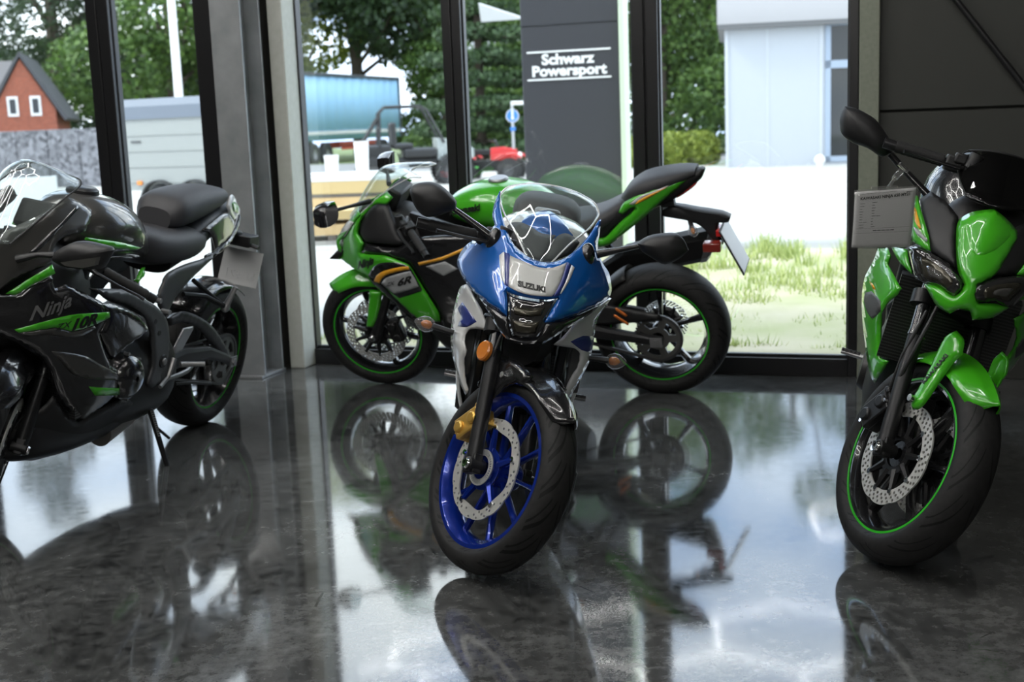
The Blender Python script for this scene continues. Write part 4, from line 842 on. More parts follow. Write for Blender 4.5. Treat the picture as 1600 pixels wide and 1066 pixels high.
        P.append(P[0]); ribbon(mb, P, .014, .012); mb.build('chain', mat('chain_steel', (.10, .10, .10), .45, metal=.8), b.root, smooth=0)
    def stand(b, foot, top, m=K_metal):
        mb = MB(); foot, top = Vector(foot), Vector(top); mid = top.lerp(foot, .5); mb.tube([top, mid, foot], [.013, .011, .010], 10); mb.tube([top.lerp(foot, .35), top.lerp(foot, .55) + Vector((-.03, .03, 0))], .006, 8); o = mb.build('side_stand', m, b.root)
        Lf = b.M.to_3x3().inverted(); mb = MB(); q = [Lf @ Vector(v_) for v_ in ((1, 0, 0), (0, 1, 0), (0, 0, 1))]; mb.box(foot + q[2] * .0, (.075, .045, .008), Matrix((q[0], q[1], q[2])).transposed()); mb.build('stand_foot', m, o)
        mb = MB(); n_ = 14; A, B = top + Vector((.012, .014, 0)), top.lerp(foot, .5) + Vector((.012, .014, 0)); mb.tube([A.lerp(B, i / (n_ * 4)) + Vector((.006 * math.cos(i * 1.57), .006 * math.sin(i * 1.57), 0)) for i in range(n_ * 4)], .0016, 5); mb.build('stand_spring', S_alu, o)
    def grip(b, s, base, tip, m=K_matt, lever=True):
        """handlebar grip with control pod and lever on side s; steers with the fork"""
        base, tip = Vector(base), Vector(tip); d = (tip - base).normalized(); mb = b.st(); mb.cyl(base - d * .12, tip, .011, n=14); bar = mb.build('handlebar', K_metal, b.root)
        mb = b.st(); rr = []; P = []
        for i in range(17): P.append(base.lerp(tip, i / 16)); rr.append(.0165 + (.0015 if i % 2 else 0))
        mb.tube(P, rr, 16); mb.cyl(tip, tip + d * .03, .014, .012, n=16); mb.build('grip', mat('grip_rubber', (.014, .014, .014), .7), bar)
        mb = b.st(); mb.cyl(tip + d * .005, tip + d * .035, .0155, n=18); mb.build('bar_end', K_metal, bar)
        u, v, _ = frame_from(d); mb = b.st(); pod = base - d * .03; Rm = Matrix((d, u, v)).transposed(); mb.box(pod, (.05, .05, .045), Rm); mb.box(pod + Vector((.02, 0, .02)), (.035, .03, .03), Rm); mb.build('switch_pod', K_matt, bar, bevel=.006)
        if lever:
            f = Vector((.055, 0, -.004)); mb = b.st(); mb.tube([base - d * .045 + f * .5, base - d * .02 + f, base.lerp(tip, .4) + f * 1.05, base.lerp(tip, .85) + f * .85, tip + f * .95], [.010, .008, .0065, .006, .0075], 10, flat=.7); mb.build('lever', K_metal if s else S_alu, bar)
            mb = b.st(); mb.cyl(base - d * .06 + Vector((.03, 0, .0)), base - d * .06 + Vector((.03, 0, .045)), .020, n=16); mb.box(base - d * .06 + Vector((.02, 0, .0)), (.05, .035, .03)); mb.build('reservoir', K_matt, bar, bevel=.003)
        return bar
    def licence_plate(b, c, u, v, w_, h, text=None):
        c, u, v = Vector(c), Vector(u).normalized(), Vector(v).normalized(); mb = MB(); n = u.cross(v); Rm = Matrix((u, v, n)).transposed(); mb.box(c, (w_, h, .002), Rm); return mb.build('licence_plate', mat('plate_aluminium', (.55, .56, .56), .35, metal=.2), b.root, smooth=0, bevel=.0005), Rm
    def peg(b, p, s, m=K_metal, L=.085):
        p = Vector(p); mb = MB(); mb.tube([p, p + Vector((-.01, s * L * .3, 0)), p + Vector((-.015, s * L, 0.0))], [.012, .010, .009], 8); o = mb.build('footpeg', m, b.root)
        mb = MB(); 
        for i in range(5): mb.box(p + Vector((-.013, s * L * (.4 + .14 * i), .010)), (.022, .004, .006))
        mb.tube([p + Vector((-.01, s * L * .35, .005)), p + Vector((-.015, s * L, .005))], [.009, .009], 6); mb.build('peg_rubber', K_matt, o, smooth=0)
    def signal(b, base, tip, lens=Clr, inner=OrgL, size=1.0, fwd=1):
        """turn signal on a stalk: pointed lamp"""
        base, tip = Vector(base), Vector(tip); d = (tip - base).normalized(); mb = MB(); mb.tube([base, base.lerp(tip, .55)], [.010, .012], 10, flat=.8); o = mb.build('indicator_stalk', K_matt, b.root)
        q = base.lerp(tip, .5); L = (tip - q).length; X = Vector((1, 0, 0)); pr = [(0, .010), (.12, .020), (.35, .026), (.6, .024), (.85, .014), (1, .003)]
        mb = MB(); up = d.cross(X).normalized(); rows = []
        for t, r_ in pr: rows.append([q + d * L * t + up * math.cos(a) * r_ * size + X * math.sin(a) * r_ * .95 * size for a in np.linspace(0, 2 * math.pi, 18, endpoint=False)])
        mb.loft(rows); mb.build('indicator_lens', lens, o)
        mb = MB(); rows = []
        for t, r_ in [(.12, .006), (.22, .013), (.45, .014), (.6, .009), (.68, .002)]: rows.append([q + d * L * t + up * math.cos(a) * r_ * size + X * math.sin(a) * r_ * .8 * size for a in np.linspace(0, 2 * math.pi, 14, endpoint=False)])
        mb.loft(rows); mb.build('indicator_bulb', inner, o)
    def pod(b, name, pix, axis, val, prof, m, parent=None, sm=3, steer=False):
        """solid with the traced outline pix, standing at depth val along axis, swept by prof [(scale, height)]"""
        q = [b.pl(u, v, axis, val) for u, v in pix]; o_ = [i for i in range(3) if i != axis]; L = [(p[o_[0]], p[o_[1]]) for p in q]; u = [0, 0, 0]; v = [0, 0, 0]; u[o_[0]] = 1; v[o_[1]] = 1; org = [0, 0, 0]; org[axis] = val; mb = MB()
        n = Vector(u).cross(Vector(v)); sg = n[axis]; pillow(mb, L, org, u, v, [(s, h * sg) for s, h in prof], sm); return mb.build(name, m, parent or b.root, smooth=45)
# ================================================================ green sport bike standing side-on against the windows
def deco_text(b, name, s, surf, m, cen, right, off=.0045, side=1, **k):
    """lettering lying on a body surface: cen and right are two photo points of its baseline"""
    c, r_ = b.tr([cen, right], surf, side); o0, o1 = surf.o; du = Vector((r_[o0] - c[o0], r_[o1] - c[o1])); L = du.length; du.normalize(); up = b.tr([(cen[0], cen[1] - 8)], surf, side)[0]; dv = Vector((up[o0] - c[o0], up[o1] - c[o1])).normalized()
    def fn(a, q):
        p = Vector((c[o0], c[o1])) + du * a + dv * q; return surf.pt(p.x, p.y, off, side)
    return lettering(name, s, m, b.root, fn, **k)
A = Bike(-.6187, 6.2656, 162.3, 15, 'lime green sport motorcycle with amber stripes standing side-on by the windows', 1.40, .300, .315, .120, .182, 2)
SA = Surf(1, [(.12, .80, .02), (.10, .90, .03), (.05, .92, .07), (.04, .72, .10), (.03, .60, .10), (-.05, .98, .11), (-.05, .8, .165), (-.05, .65, .165), (-.05, .5, .14), (-.2, 1.04, .12), (-.2, .92, .175), (-.2, .75, .225), (-.2, .6, .22), (-.2, .45, .19), (-.3, 1.1, .11),
               (-.35, .95, .19), (-.35, .8, .235), (-.35, .6, .24), (-.35, .4, .20), (-.35, .25, .13), (-.55, .85, .22), (-.55, .6, .24), (-.55, .4, .21), (-.55, .25, .14), (-.8, .75, .20), (-.8, .45, .21), (-.8, .25, .13)])
# wheels
WA = A.wheel('front_wheel', True, T_sport, K_gloss, G_line, 6, [(.062, .155, 'petal'), (-.062, .155, 'petal')]); A.wheel('rear_wheel', False, T_sport, K_gloss, G_line, 5, [(-.075, .11, 'petal')])
A.fork(True, .098); A.caliper(.088, 165, K_metal, .125); A.caliper(-.088, 165, K_metal, .125)
A.fender(46, 150, G_paint, .068, .018, skirt=.01)
for s in (1, -1):
    g = A.tr([(576, 455), (596, 457), (592, 490), (583, 513), (571, 513), (574, 480)], SF := Surf(1, [(0, .3, .118), (-.1, .5, .118), (.1, .5, .118)])); sheet('fork_guard', g, SF, G_paint, A.root, s, t=.004, edge=.015, drop=.012, res=.01)
UF = A.tr([(529, 405), (534, 394), (533, 377), (543, 361), (553, 346), (563, 334), (577, 321), (588, 307), (603, 300), (612, 310), (603, 321), (586, 321), (573, 331), (562, 347), (557, 366), (567, 381), (562, 397), (600, 401), (625, 410), (638, 416), (649, 433), (684, 489), (687, 505), (664, 503), (649, 498), (616, 468), (595, 446), (571, 432), (555, 424)], SA)
sheet('side_fairing', UF, SA, G_paint, A.root, both=True, t=.004, edge=.022, drop=.012, res=.013, corner=60)
for nm, m_, px in (('fairing_decal', K_gloss, [(574, 432), (583, 418), (595, 411), (616, 410), (634, 414.5), (641, 419), (649, 433), (659, 452), (658, 455), (624, 466), (615, 460), (594, 443)]),
                   ('amber_stripe', Yel, [(584, 440), (589, 430), (600, 423.5), (624, 417.5), (638, 416), (640, 421), (624, 423.8), (604, 429.5), (596, 436), (593, 443)]),
                   ('silver_panel_decal', Grey_p, [(596, 443), (603, 434.5), (624, 427.5), (641, 423.5), (647, 433), (654.5, 448), (628, 456.5), (615.6, 459)])):
    sheet(nm, A.tr(px, SA), SA, m_, A.root, both=True, off={'fairing_decal': .0008, 'amber_stripe': .0018, 'silver_panel_decal': .0018}[nm], t=.0012, edge=.03, drop=0, res=.012, sm=3)
deco_text(A, 'lettering', 'Ninja', SA, Blk_let, (570, 412), (586, 406), size=.060, shear=.35, offset=.0022, off=.0015)
deco_text(A, 'lettering', 'ZX', SA, Blk_let, (609, 444), (620, 441), size=.028, shear=.4, off=.0032, scale_x=1.3)
deco_text(A, 'lettering', '6R', SA, Blk_let, (631, 440), (642, 437), size=.050, shear=.3, offset=.002, off=.0032, scale_x=1.45)
# lower edge vane of the fairing
sheet('fairing_lip', A.tr([(571, 433), (595, 447), (616, 469), (649, 499), (640, 502), (612, 477), (590, 457), (575, 442)], SA), SA, K_gloss, A.root, both=True, off=-.02, t=.004, edge=.01, drop=.004, res=.012)
# nose between the two sides
def bridge(b, name, pts, m, bulge, bow=.0, t=.004, parent=None, n=17, ex=2.0):
    """panel spanning from a chain of points on the left side to its mirror image, bowed forward"""
    P = crom(pts, 4, closed=False, corner=75); mb = MB(); k = len(P); mb.grid([[(p[0] + (bulge[0] + (bulge[1] - bulge[0]) * i / (k - 1)) * (1 - abs(s) ** ex), p[1] * s, p[2] + bow * (1 - abs(s) ** ex)) for s in np.linspace(-1, 1, n)] for i, p in enumerate(P)]); return mb.build(name, m, parent or b.root, solid=t, smooth=60)
nose = A.tr([(534, 394), (533, 377), (543, 361), (553, 346), (563, 334)], SA)
bridge(A, 'nose_panel', nose, G_paint, (.03, .05)); bridge(A, 'air_intake', A.tr([(529, 405), (534, 394)], SA), K_matt, (.05, .03))
sheet('nose_stripe', A.tr([(529.5, 370), (534, 358), (545, 345), (553, 347), (545, 360), (538, 370)], SA), SA, Wht, A.root, both=True, off=.002, t=.0015, edge=.03, drop=0, res=.012)
sheet('headlight', A.tr([(527, 384), (528, 374), (535, 372), (540, 379), (536, 387)], SA), SA, Clr, A.root, both=True, off=.006, t=.006, edge=.015, drop=.008, res=.008)
sheet('intake_duct', A.tr([(524, 397), (533, 388), (537, 392), (532, 402), (528, 404)], SA), SA, K_matt, A.root, both=True, off=.003, t=.004, edge=.01, drop=.004, res=.01)
A.shield([(.045, .90, .115, .05, .005), (.0, .955, .125, .08, .0), (-.06, 1.035, .13, .13, .0), (-.148, 1.118, .125, .17, .02), (-.22, 1.125, .11, .15, .03), (-.285, 1.105, .07, .06, .01)], Screen, trim=Wht)
# inner cockpit and instrument nacelle
sheet('cockpit_trim', A.tr([(573, 331), (586, 321), (603, 321), (612, 345), (622, 370), (634, 384), (618, 388), (585, 384), (567, 381), (557, 366), (562, 347)], SA), SA, K_matt, A.root, both=True, off=-.012, t=.006, edge=.03, drop=.02, res=.014)
mb = MB(); mb.box((-.20, 0, .985), (.07, .17, .10), Matrix.Rotation(R(-30), 3, 'Y')); mb.build('instrument_panel', K_matt, A.root, bevel=.012); mb = MB(); superloft(mb, [(-.02, .93, .62, .08), (-.12, .96, .56, .13), (-.26, .93, .52, .15), (-.36, .86, .52, .12)]); mb.build('headstock_cover', K_matt, A.root)
# middle fairing: black with amber and silver bands
mid = A.tr([(567, 382), (618, 390), (640, 376), (690, 370), (760, 372), (770, 430), (760, 520), (720, 575), (700, 545), (687, 505), (684, 489), (649, 433), (638, 416), (625, 410), (600, 401), (562, 397)], SA)
sheet('middle_fairing', mid, SA, K_gloss, A.root, both=True, off=-.010, t=.004, edge=.03, drop=.012, res=.018)
sheet('amber_stripe', A.tr([(652, 411.5), (688, 403), (700, 398.5), (724, 388), (726, 392.5), (704, 402), (690, 407.5), (654, 416.5)], SA), SA, Yel, A.root, both=True, off=-.0085, t=.0012, edge=.03, drop=0, res=.012, sm=0)
sheet('silver_decal', A.tr([(664, 417.5), (694, 410), (714.5, 421.5), (692, 432.6)], SA), SA, Grey_p, A.root, both=True, off=-.0085, t=.0012, edge=.03, drop=0, res=.012, sm=0)
mb = MB(); superloft(mb, [(-.30, .50, .30, .12), (-.40, .56, .20, .17), (-.70, .60, .13, .18), (-.95, .50, .13, .17), (-1.05, .40, .20, .10)]); mb.build('engine', K_eng, A.root)
for y in (.20,):
    mb = MB(); mb.lathe([(.01, y + .03), (.06, y + .025), (.075, y), (.075, y - .05)], (-.66, 0, .40), n=32, closed=False); mb.build('engine_cover', K_eng, A.root); mb = MB(); mb.lathe([(.01, y + .03), (.05, y + .025), (.06, y), (.06, y - .05)], (-.84, 0, .42), n=32, closed=False); mb.build('sprocket_cover', K_eng, A.root)
for s in (1, -1):
    mb = MB(); rows = []
    for p, h, y in (((-.26, .86), .12, .06), ((-.45, .84), .11, .14), ((-.65, .78), .12, .165), ((-.80, .68), .13, .165), ((-.88, .55), .12, .165), ((-.90, .42), .10, .16), ((-.90, .32), .07, .15)):
        d = Vector((-.5, -.8)) if p[0] < -.7 else Vector((-.95, -.3)); nrm = Vector((-d.y, d.x)).normalized(); rows.append([(p[0] + nrm.x * h / 2 * c, s * (y + .018 * q), p[1] + nrm.y * h / 2 * c) for c, q in ((1, .6), (.7, 1), (-.7, 1), (-1, .6), (-1, -1), (1, -1))])
    mb.loft(rows); mb.build('frame_beam', K_metal, A.root, smooth=30)
for i in range(1):
    mb = MB(); mb.box((-.245, 0, .52), (.04, .34, .30), Matrix.Rotation(R(12), 3, 'Y')); mb.build('radiator', Rad, A.root, smooth=0)
# tank, seats, tail
mb = MB(); superloft(mb, [(-.46, .965, .90, .05), (-.50, .995, .87, .10), (-.60, 1.035, .84, .145), (-.72, 1.045, .82, .16), (-.84, 1.02, .81, .145), (-.93, .97, .81, .115), (-.99, .90, .81, .09)], e=2.2); mb.build('fuel_tank', G_paint, A.root, smooth=50)
mb = MB(); mb.lathe([(.001, .012), (.04, .012), (.046, .006), (.046, -.006)], (-.70, 0, 1.043), 'z', n=32, closed=False); mb.build('fuel_cap', S_alu, A.root)
ST_ = Surf(1, [(-.55, .98, .135), (-.75, .98, .155), (-.55, .88, .15), (-.75, .88, .165), (-.9, .9, .14)]); deco_text(A, 'lettering', 'Kawasaki', ST_, Blk_let, (727, 327), (742, 324.5), size=.042, offset=.002, off=.008)
sheet('tank_side_panel', A.tr([(676, 346), (690, 352), (723, 356), (745, 361), (749, 369), (736, 372.5), (706, 367), (686, 357)], ST_), ST_, G_paint, A.root, both=True, off=.01, t=.005, edge=.012, drop=.006, res=.01)
mb = MB(); superloft(mb, [(-.93, .90, .82, .09), (-1.0, .885, .80, .12), (-1.10, .89, .80, .14), (-1.18, .915, .82, .13), (-1.25, .95, .85, .11), (-1.30, .975, .90, .09)], e=2.8); mb.build('rider_seat', Seat_m, A.root)
mb = MB(); superloft(mb, [(-1.27, .97, .94, .05), (-1.31, 1.02, .93, .10), (-1.37, 1.055, .95, .118), (-1.46, 1.075, .99, .11), (-1.55, 1.083, 1.03, .085), (-1.60, 1.083, 1.05, .06)], e=2.8); mb.build('pillion_seat', Seat_m, A.root)
SAT = Surf(1, [(-1.1, .85, .13), (-1.1, .75, .12), (-1.25, .95, .13), (-1.25, .82, .125), (-1.4, 1.0, .12), (-1.4, .9, .115), (-1.55, 1.07, .085), (-1.55, 1.0, .08), (-1.62, 1.08, .05)])
sheet('tail_fairing', A.tr([(931, 374), (932, 381), (935, 388), (952, 384), (975, 366), (1005, 342), (1031, 319), (1059, 295), (1073, 282), (1056, 284), (1013, 297), (988, 310), (973, 319), (965, 334), (974, 336), (984, 328), (992, 326), (984, 335), (966, 351), (945, 372)], SAT), SAT, G_paint, A.root, both=True, t=.005, edge=.018, drop=.012, res=.012, corner=65)
sheet('silver_stripe', A.tr([(983, 319), (1000, 307), (1031, 295), (1046, 289), (1030, 298.5), (1005, 309), (990, 320)], SAT), SAT, Wht, A.root, both=True, off=.001, t=.0015, edge=.03, drop=0, res=.012, sm=3)
sheet('amber_stripe', A.tr([(992, 320), (998, 313), (1015, 304), (1043, 292), (1031, 299.5), (1013, 310)], SAT), SAT, Yel, A.root, both=True, off=.0015, t=.0015, edge=.03, drop=0, res=.012, sm=3)
mb = MB(); superloft(mb, [(-1.02, .84, .72, .08), (-1.15, .88, .74, .11), (-1.28, .97, .84, .11), (-1.40, 1.01, .90, .10), (-1.52, 1.05, .955, .075), (-1.62, 1.078, 1.03, .04), (-1.635, 1.075, 1.06, .02)]); mb.build('tail_body', K_matt, A.root)
sheet('tail_light', A.tr([(1061, 300), (1075, 292), (1088, 280), (1092, 275), (1088, 288), (1074, 300), (1060, 309), (1056, 310)], S0 := Surf(1, [(-1.5, 1.0, .050), (-1.6, 1.07, .035), (-1.6, 1.0, .045), (-1.7, 1.0, .03)])), S0, RedL, A.root, both=True, t=.006, edge=.01, drop=.006, res=.008)
A.pod('tail_holder', [(1036, 326), (1052, 319), (1090, 325), (1128, 331), (1142, 337), (1140, 344), (1124, 344), (1122, 356), (1131, 379), (1123, 381), (1105, 357), (1090, 346), (1075, 342), (1072, 337), (1058, 337), (1036, 334)], 1, 0.0, [(.3, -.036), (.9, -.034), (1, -.024), (1, .024), (.9, .034), (.3, .036)], K_matt, sm=2)
mb = MB(); mb.tube([(-1.44, .02, .925), (-1.50, .02, .93)], .02); mb.build('holder_mount', K_matt, A.root)
tl, bl = A.pl(1127, 352, 1, 0), A.pl(1163, 415, 1, 0); vv = (tl - bl); A.licence_plate((tl + bl) / 2 + Vector((-.01, 0, 0)), (0, -1, 0), vv, .18, vv.length); n0_ = Vector((0, -1, 0)).cross(vv.normalized()); mb = MB(); mb.box((tl + bl) / 2 + Vector((-.01, 0, 0)) - n0_ * .004, (.195, vv.length + .014, .005), Matrix((Vector((0, -1, 0)), vv.normalized(), n0_)).transposed()); mb.build('plate_holder', K_matt, A.root, smooth=0)
mb = MB(); q = A.pl(1126, 360, 1, 0); mb.box(q, (.03, .09, .03)); mb.build('plate_light', RedL, A.root, bevel=.004)
for s in (1, -1):
    A.signal((-1.56, s * .02, .845), (-1.60, s * .15, .82), size=.9)
mb = MB(); p0, p1 = A.pl(1099, 385, 1, .06), A.pl(1127, 385, 1, .06); mb.box((p0 + p1) / 2, ((p1 - p0).length, .05, .042)); o = mb.build('side_reflector', Refl_red, A.root, bevel=.006); 
# silencer on the right side, its chamfered cap facing back
mb = MB()
def sil(x, z, w_, h): return [(x - dz * .05, -.17 + dy * w_, z + dz * h) for dy, dz in ((-.5, .3), (-.3, .5), (.3, .5), (.5, .3), (.5, -.3), (.3, -.5), (-.3, -.5), (-.5, -.3))]
mb.loft([sil(-1.05, .50, .09, .11), sil(-1.20, .58, .12, .15), sil(-1.60, .665, .13, .155)]); mb.build('silencer', K_matt, A.root, smooth=20, bevel=.004)
mb = MB(); mb.loft([sil(-1.595, .664, .135, .16), sil(-1.625, .67, .135, .16), sil(-1.64, .673, .11, .13)]); mb.build('silencer_cap', S_alu, A.root, smooth=20, bevel=.003)
A.rear(K_metal, 1, sprocket=.105); A.stand((-.80, .30, .02), (-.86, .14, .30))
mb = MB(); n_ = 12
rows = []
for i in range(n_ + 1):
    a = R(18 + 46 * i / n_); rows.append([(-1.40 + (.335 - .03 * abs(q) ** 3) * math.cos(a), q * .085, .315 + (.335 - .03 * abs(q) ** 3) * math.sin(a)) for q in np.linspace(-1, 1, 9)])
mb.grid(rows); mb.build('rear_hugger', K_matt, A.root, solid=.004)
sheet('chain_guard', [(-.98, 0, .50), (-1.05, 0, .51), (-1.42, 0, .44), (-1.43, 0, .41), (-1.10, 0, .38), (-.95, 0, .36), (-.9, 0, .42)], Surf(1, [(-1, .4, .135), (-1.4, .4, .135), (-1.2, .5, .135)]), K_matt, A.root, t=.004, edge=.02, drop=.01)
for px in ([(962, 481), (966, 483), (980, 493), (978, 496), (962, 485)], [(959, 491.5), (963, 493), (983, 506), (981, 509), (959, 495)]): sheet('swingarm_stripe', A.tr(px, S1 := Surf(1, [(-1, .4, .15), (-1.4, .4, .15), (-1.2, .5, .15)])), S1, mat('orange_stripe', (.75, .20, .03), .4), A.root, t=.003, edge=.01, drop=0, res=.01, sm=0)
for s in (1, -1):
    A.peg((-.93, s * .19, .40), s); A.peg((-1.19, s * .19, .60), s)
    mb = MB(); mb.tube([(-1.08, s * .10, .78), (-1.15, s * .16, .66), (-1.19, s * .19, .60), (-1.12, s * .18, .66), (-.98, s * .13, .72)], .011, 8); mb.build('passenger_peg_bracket', K_metal, A.root)
    mb = MB(); mb.tube([(-.90, s * .15, .62), (-1.08, s * .11, .76), (-1.30, s * .07, .86)], [.02, .018, .014], 8); mb.build('subframe_rail', K_metal, A.root)
    # clip-ons, mirrors
    A.grip(s, (-.33, s * .235, .885), (-.42, s * .345, .83)); d = s
    mb = MB(); loop = [(-.07, -.045), (-.055, .03), (.0, .05), (.06, .038), (.075, -.01), (.05, -.05), (-.02, -.055)]
    pillow(mb, loop, (-.02, s * .385, 1.03), (0, -s, 0), (0, .1, 1), [(.4, -.055 * s), (.8, -.045 * s), (1, -.015 * s), (1, .012 * s), (.96, .018 * s)]); mr = mb.build('mirror', K_gloss, A.root)
    mb = MB(); pillow(mb, loop, (-.02, s * .385, 1.03), (0, -s, 0), (0, .1, 1), [(.90, .021 * s), (.90, .016 * s)]); mb.build('mirror_glass', Mirror, mr, smooth=0)
    mb = MB(); mb.tube([(-.01, s * .33, 1.02), (-.06, s * .24, 1.01), (-.11, s * .125, .995)], [.009, .008, .013], 8); mb.build('mirror_stalk', K_matt, mr)
for s in (1, -1):
    mb = A.st(); q = A.axle + A.ax * .66; mb.tube([q + Vector((0, s * .10, 0)), q + Vector((-.02, s * .17, .01)), Vector((-.30, s * .24, .90))], .012, 8); mb.build('clip_on_bar', K_metal, A.root)
# ================================================================ blue and white sport bike facing the camera
B = Bike(-.1117, 3.4912, -92.5, 12.5, 'metallic blue and white sport motorcycle with blue wheels facing the viewer in the middle', 1.30, .290, .295, .108, .13, 37, 25)
SB = Surf(0, [(0, .60, .02), (0, .68, .09), (0, .76, .09), (0, .84, .02), (0, .92, -.06), (0, 1.02, -.17), (0, 1.10, -.29), (.07, .66, .06), (.07, .76, .07), (.07, .86, -.01), (.08, .94, -.10), (.14, .66, -.03), (.15, .76, -.04), (.15, .86, -.09), (.15, .95, -.18), (.23, .68, -.20), (.235, .80, -.20), (.24, .90, -.28), (.2, .96, -.27), (.11, 1.03, -.25), (.11, 1.10, -.33), (.2, .6, -.2)], sym=True, lam=1e-3)
B.wheel('front_wheel', True, T_light, Blu_rim, None, 10, [(-.052, .147, 'wave')], spoke_w=.015, spoke_d=.03); B.wheel('rear_wheel', False, T_light, Blu_rim, None, 10, [(.06, .11, 'wave')], spoke_w=.015, spoke_d=.03)
mb = B.st(); k_ = []
for i in range(40): a = 2 * math.pi * i / 40; k_.append([(.037 + .010 * q, a + d_) for q, d_ in ((0, .035), (1, .035), (1, -.035), (0, -.035))])
lp = [[(.052 * math.cos(a), .052 * math.sin(a)) for a in np.linspace(0, 2 * math.pi, 60, endpoint=False)], [(.034 * math.cos(-a), .034 * math.sin(-a)) for a in np.linspace(0, 2 * math.pi, 40, endpoint=False)]] + [[(r_ * math.cos(t), r_ * math.sin(t)) for r_, t in q][::-1] for q in k_]
mb.plate(lp, B.axle + Vector((0, -.068, 0)), (1, 0, 0), (0, 0, 1), .003); mb.build('speed_sensor_ring', S_metal, B.root, smooth=0)
B.fork(False, .092, K_metal, top=.60); B.caliper(-.075, 140, Gold, .135, size=1.0)
mb = B.st(); q = B.axle + Vector((-.02, -.098, 0)) + B.ax * .32; mb.lathe([(.001, -.03), (.026, -.03), (.030, -.026), (.030, -.016), (.02, -.012)], q, 'y', n=28, closed=False); rf = mb.build('fork_reflector', OrgL, B.root)
mb = B.st(); mb.tube([B.axle + Vector((-.06, -.10, .12)), B.axle + Vector((-.11, -.11, .20)), B.axle + Vector((-.14, -.10, .34)), B.axle + Vector((-.20, -.06, .45))], .005, 8); mb.build('brake_hose', K_matt, B.root)
B.fender(50, 142, K_gloss, .064, .016, skirt=.01, side=.035)
for s in (1, -1):      # fender stays bolted to the fork legs
    sheet('fender_stay', [(-.14, 0, .58), (-.05, 0, .60), (.03, 0, .585), (.02, 0, .55), (-.04, 0, .53), (-.09, 0, .46), (-.13, 0, .48)], S_ := Surf(1, [(0, .5, .078), (-.1, .6, .078), (.05, .6, .074)]), K_gloss, B.root, s, t=.004, edge=.012, drop=.01, res=.012)
for o in [o for o in B.root.children if o.name.startswith('fender_stay')]:   # turned with the fork
    o.data.transform(B.ST)
for s in (1, -1): mb = B.st(); mb.cyl(Vector((-.075, s * .075, .545)), Vector((-.075, s * .088, .545)), .009, n=12); mb.build('fender_bolt', Chrome, B.root)
# upper cowl
cowl = [(781, 298), (772, 319), (769, 338), (773, 352), (762, 362), (751, 368), (725, 386.5), (715, 404), (714, 416), (728, 444), (751, 467), (774, 483.5), (791, 495), (793, 480), (791, 456), (803, 461), (820, 465), (850, 469), (872, 467), (862, 484), (851, 505), (866, 504), (902, 493), (935, 477), (953, 464), (956, 453), (952, 428), (942, 412), (934, 390), (937, 366), (939.5, 343), (936, 345), (922, 366), (903, 388), (883, 404), (863, 410.5), (843, 409.5), (824, 401.5), (804, 384.5), (791, 359), (782, 325), (780, 305)]
sheet('upper_cowl', B.tr(cowl, SB), SB, B_paint, B.root, t=.005, edge=.018, drop=.012, res=.012, corner=62)
for nm, m_, px, of in (('silver_panel', mat('silver_white_decal', (.50, .51, .49), .3, coat=.8), [(797, 399), (817, 408), (843, 418), (863, 418.5), (886, 410), (878, 434), (868, 457), (862, 463), (830, 461), (808, 455), (794, 447), (795, 420)], .002),
                    ('white_strip', Wht, [(780, 399), (787, 393), (789, 398), (789, 445), (784, 436), (781, 420)], .002), ('white_strip', Wht, [(893, 414), (898, 418), (889, 440), (877, 459), (875, 458), (884, 440)], .002),
                    ('dark_blue_band', B_dark, [(788, 394), (796, 396), (795.5, 420), (794.5, 448), (789, 445)], .0025), ('dark_blue_band', B_dark, [(886, 409), (893, 413.5), (884, 438), (874, 461), (864, 463), (869, 455), (879, 434)], .0025)):
    sheet(nm, B.tr(px, SB), SB, m_, B.root, off=of, t=.0012, edge=.03, drop=0, res=.010, sm=2, corner=30)
deco_text(B, 'lettering', 'SUZUKI', SB, Blk_let, (831, 448), (851, 452.5), off=.004, size=.0175, offset=.0009, scale_x=1.30)
hl = [(792, 457), (803, 462), (820, 466), (850, 470), (871, 468), (861, 486), (851, 506), (846, 518), (838, 529), (818, 531), (800, 527), (796, 512), (794, 496), (794, 480)]
sheet('headlight', B.tr(hl, SB), SB, Lens_d, B.root, off=-.010, t=.006, edge=.012, drop=.008, res=.010, corner=50)
for z0, z1 in ((478, 492), (500, 520)):
    sheet('headlight_reflector', B.tr([(800, z0), (826, z0 + 5), (852 - (z0 - 478) * .4, z0 + 3), (846 - (z0 - 478) * .4, z1 + 2), (822, z1 + 4), (803, z1)], SB), SB, mat('smoked_reflector', (.07, .065, .05), .15, metal=.6), B.root, off=-.004, t=.004, edge=.008, drop=.006, res=.008)
chin = [(748, 466), (774, 484.5), (791.5, 496.5), (796, 513), (800, 528), (818, 532), (838, 530), (847, 518), (852, 506), (880, 501), (912, 490), (938, 478), (925, 490), (900, 506), (884, 516), (868, 527), (847, 539), (832, 541), (812, 539), (794, 533), (780, 518), (766, 495)]
sheet('chin_spoiler', B.tr(chin, SB), SB, K_gloss, B.root, off=-.004, t=.006, edge=.012, drop=.008, res=.010, corner=60)
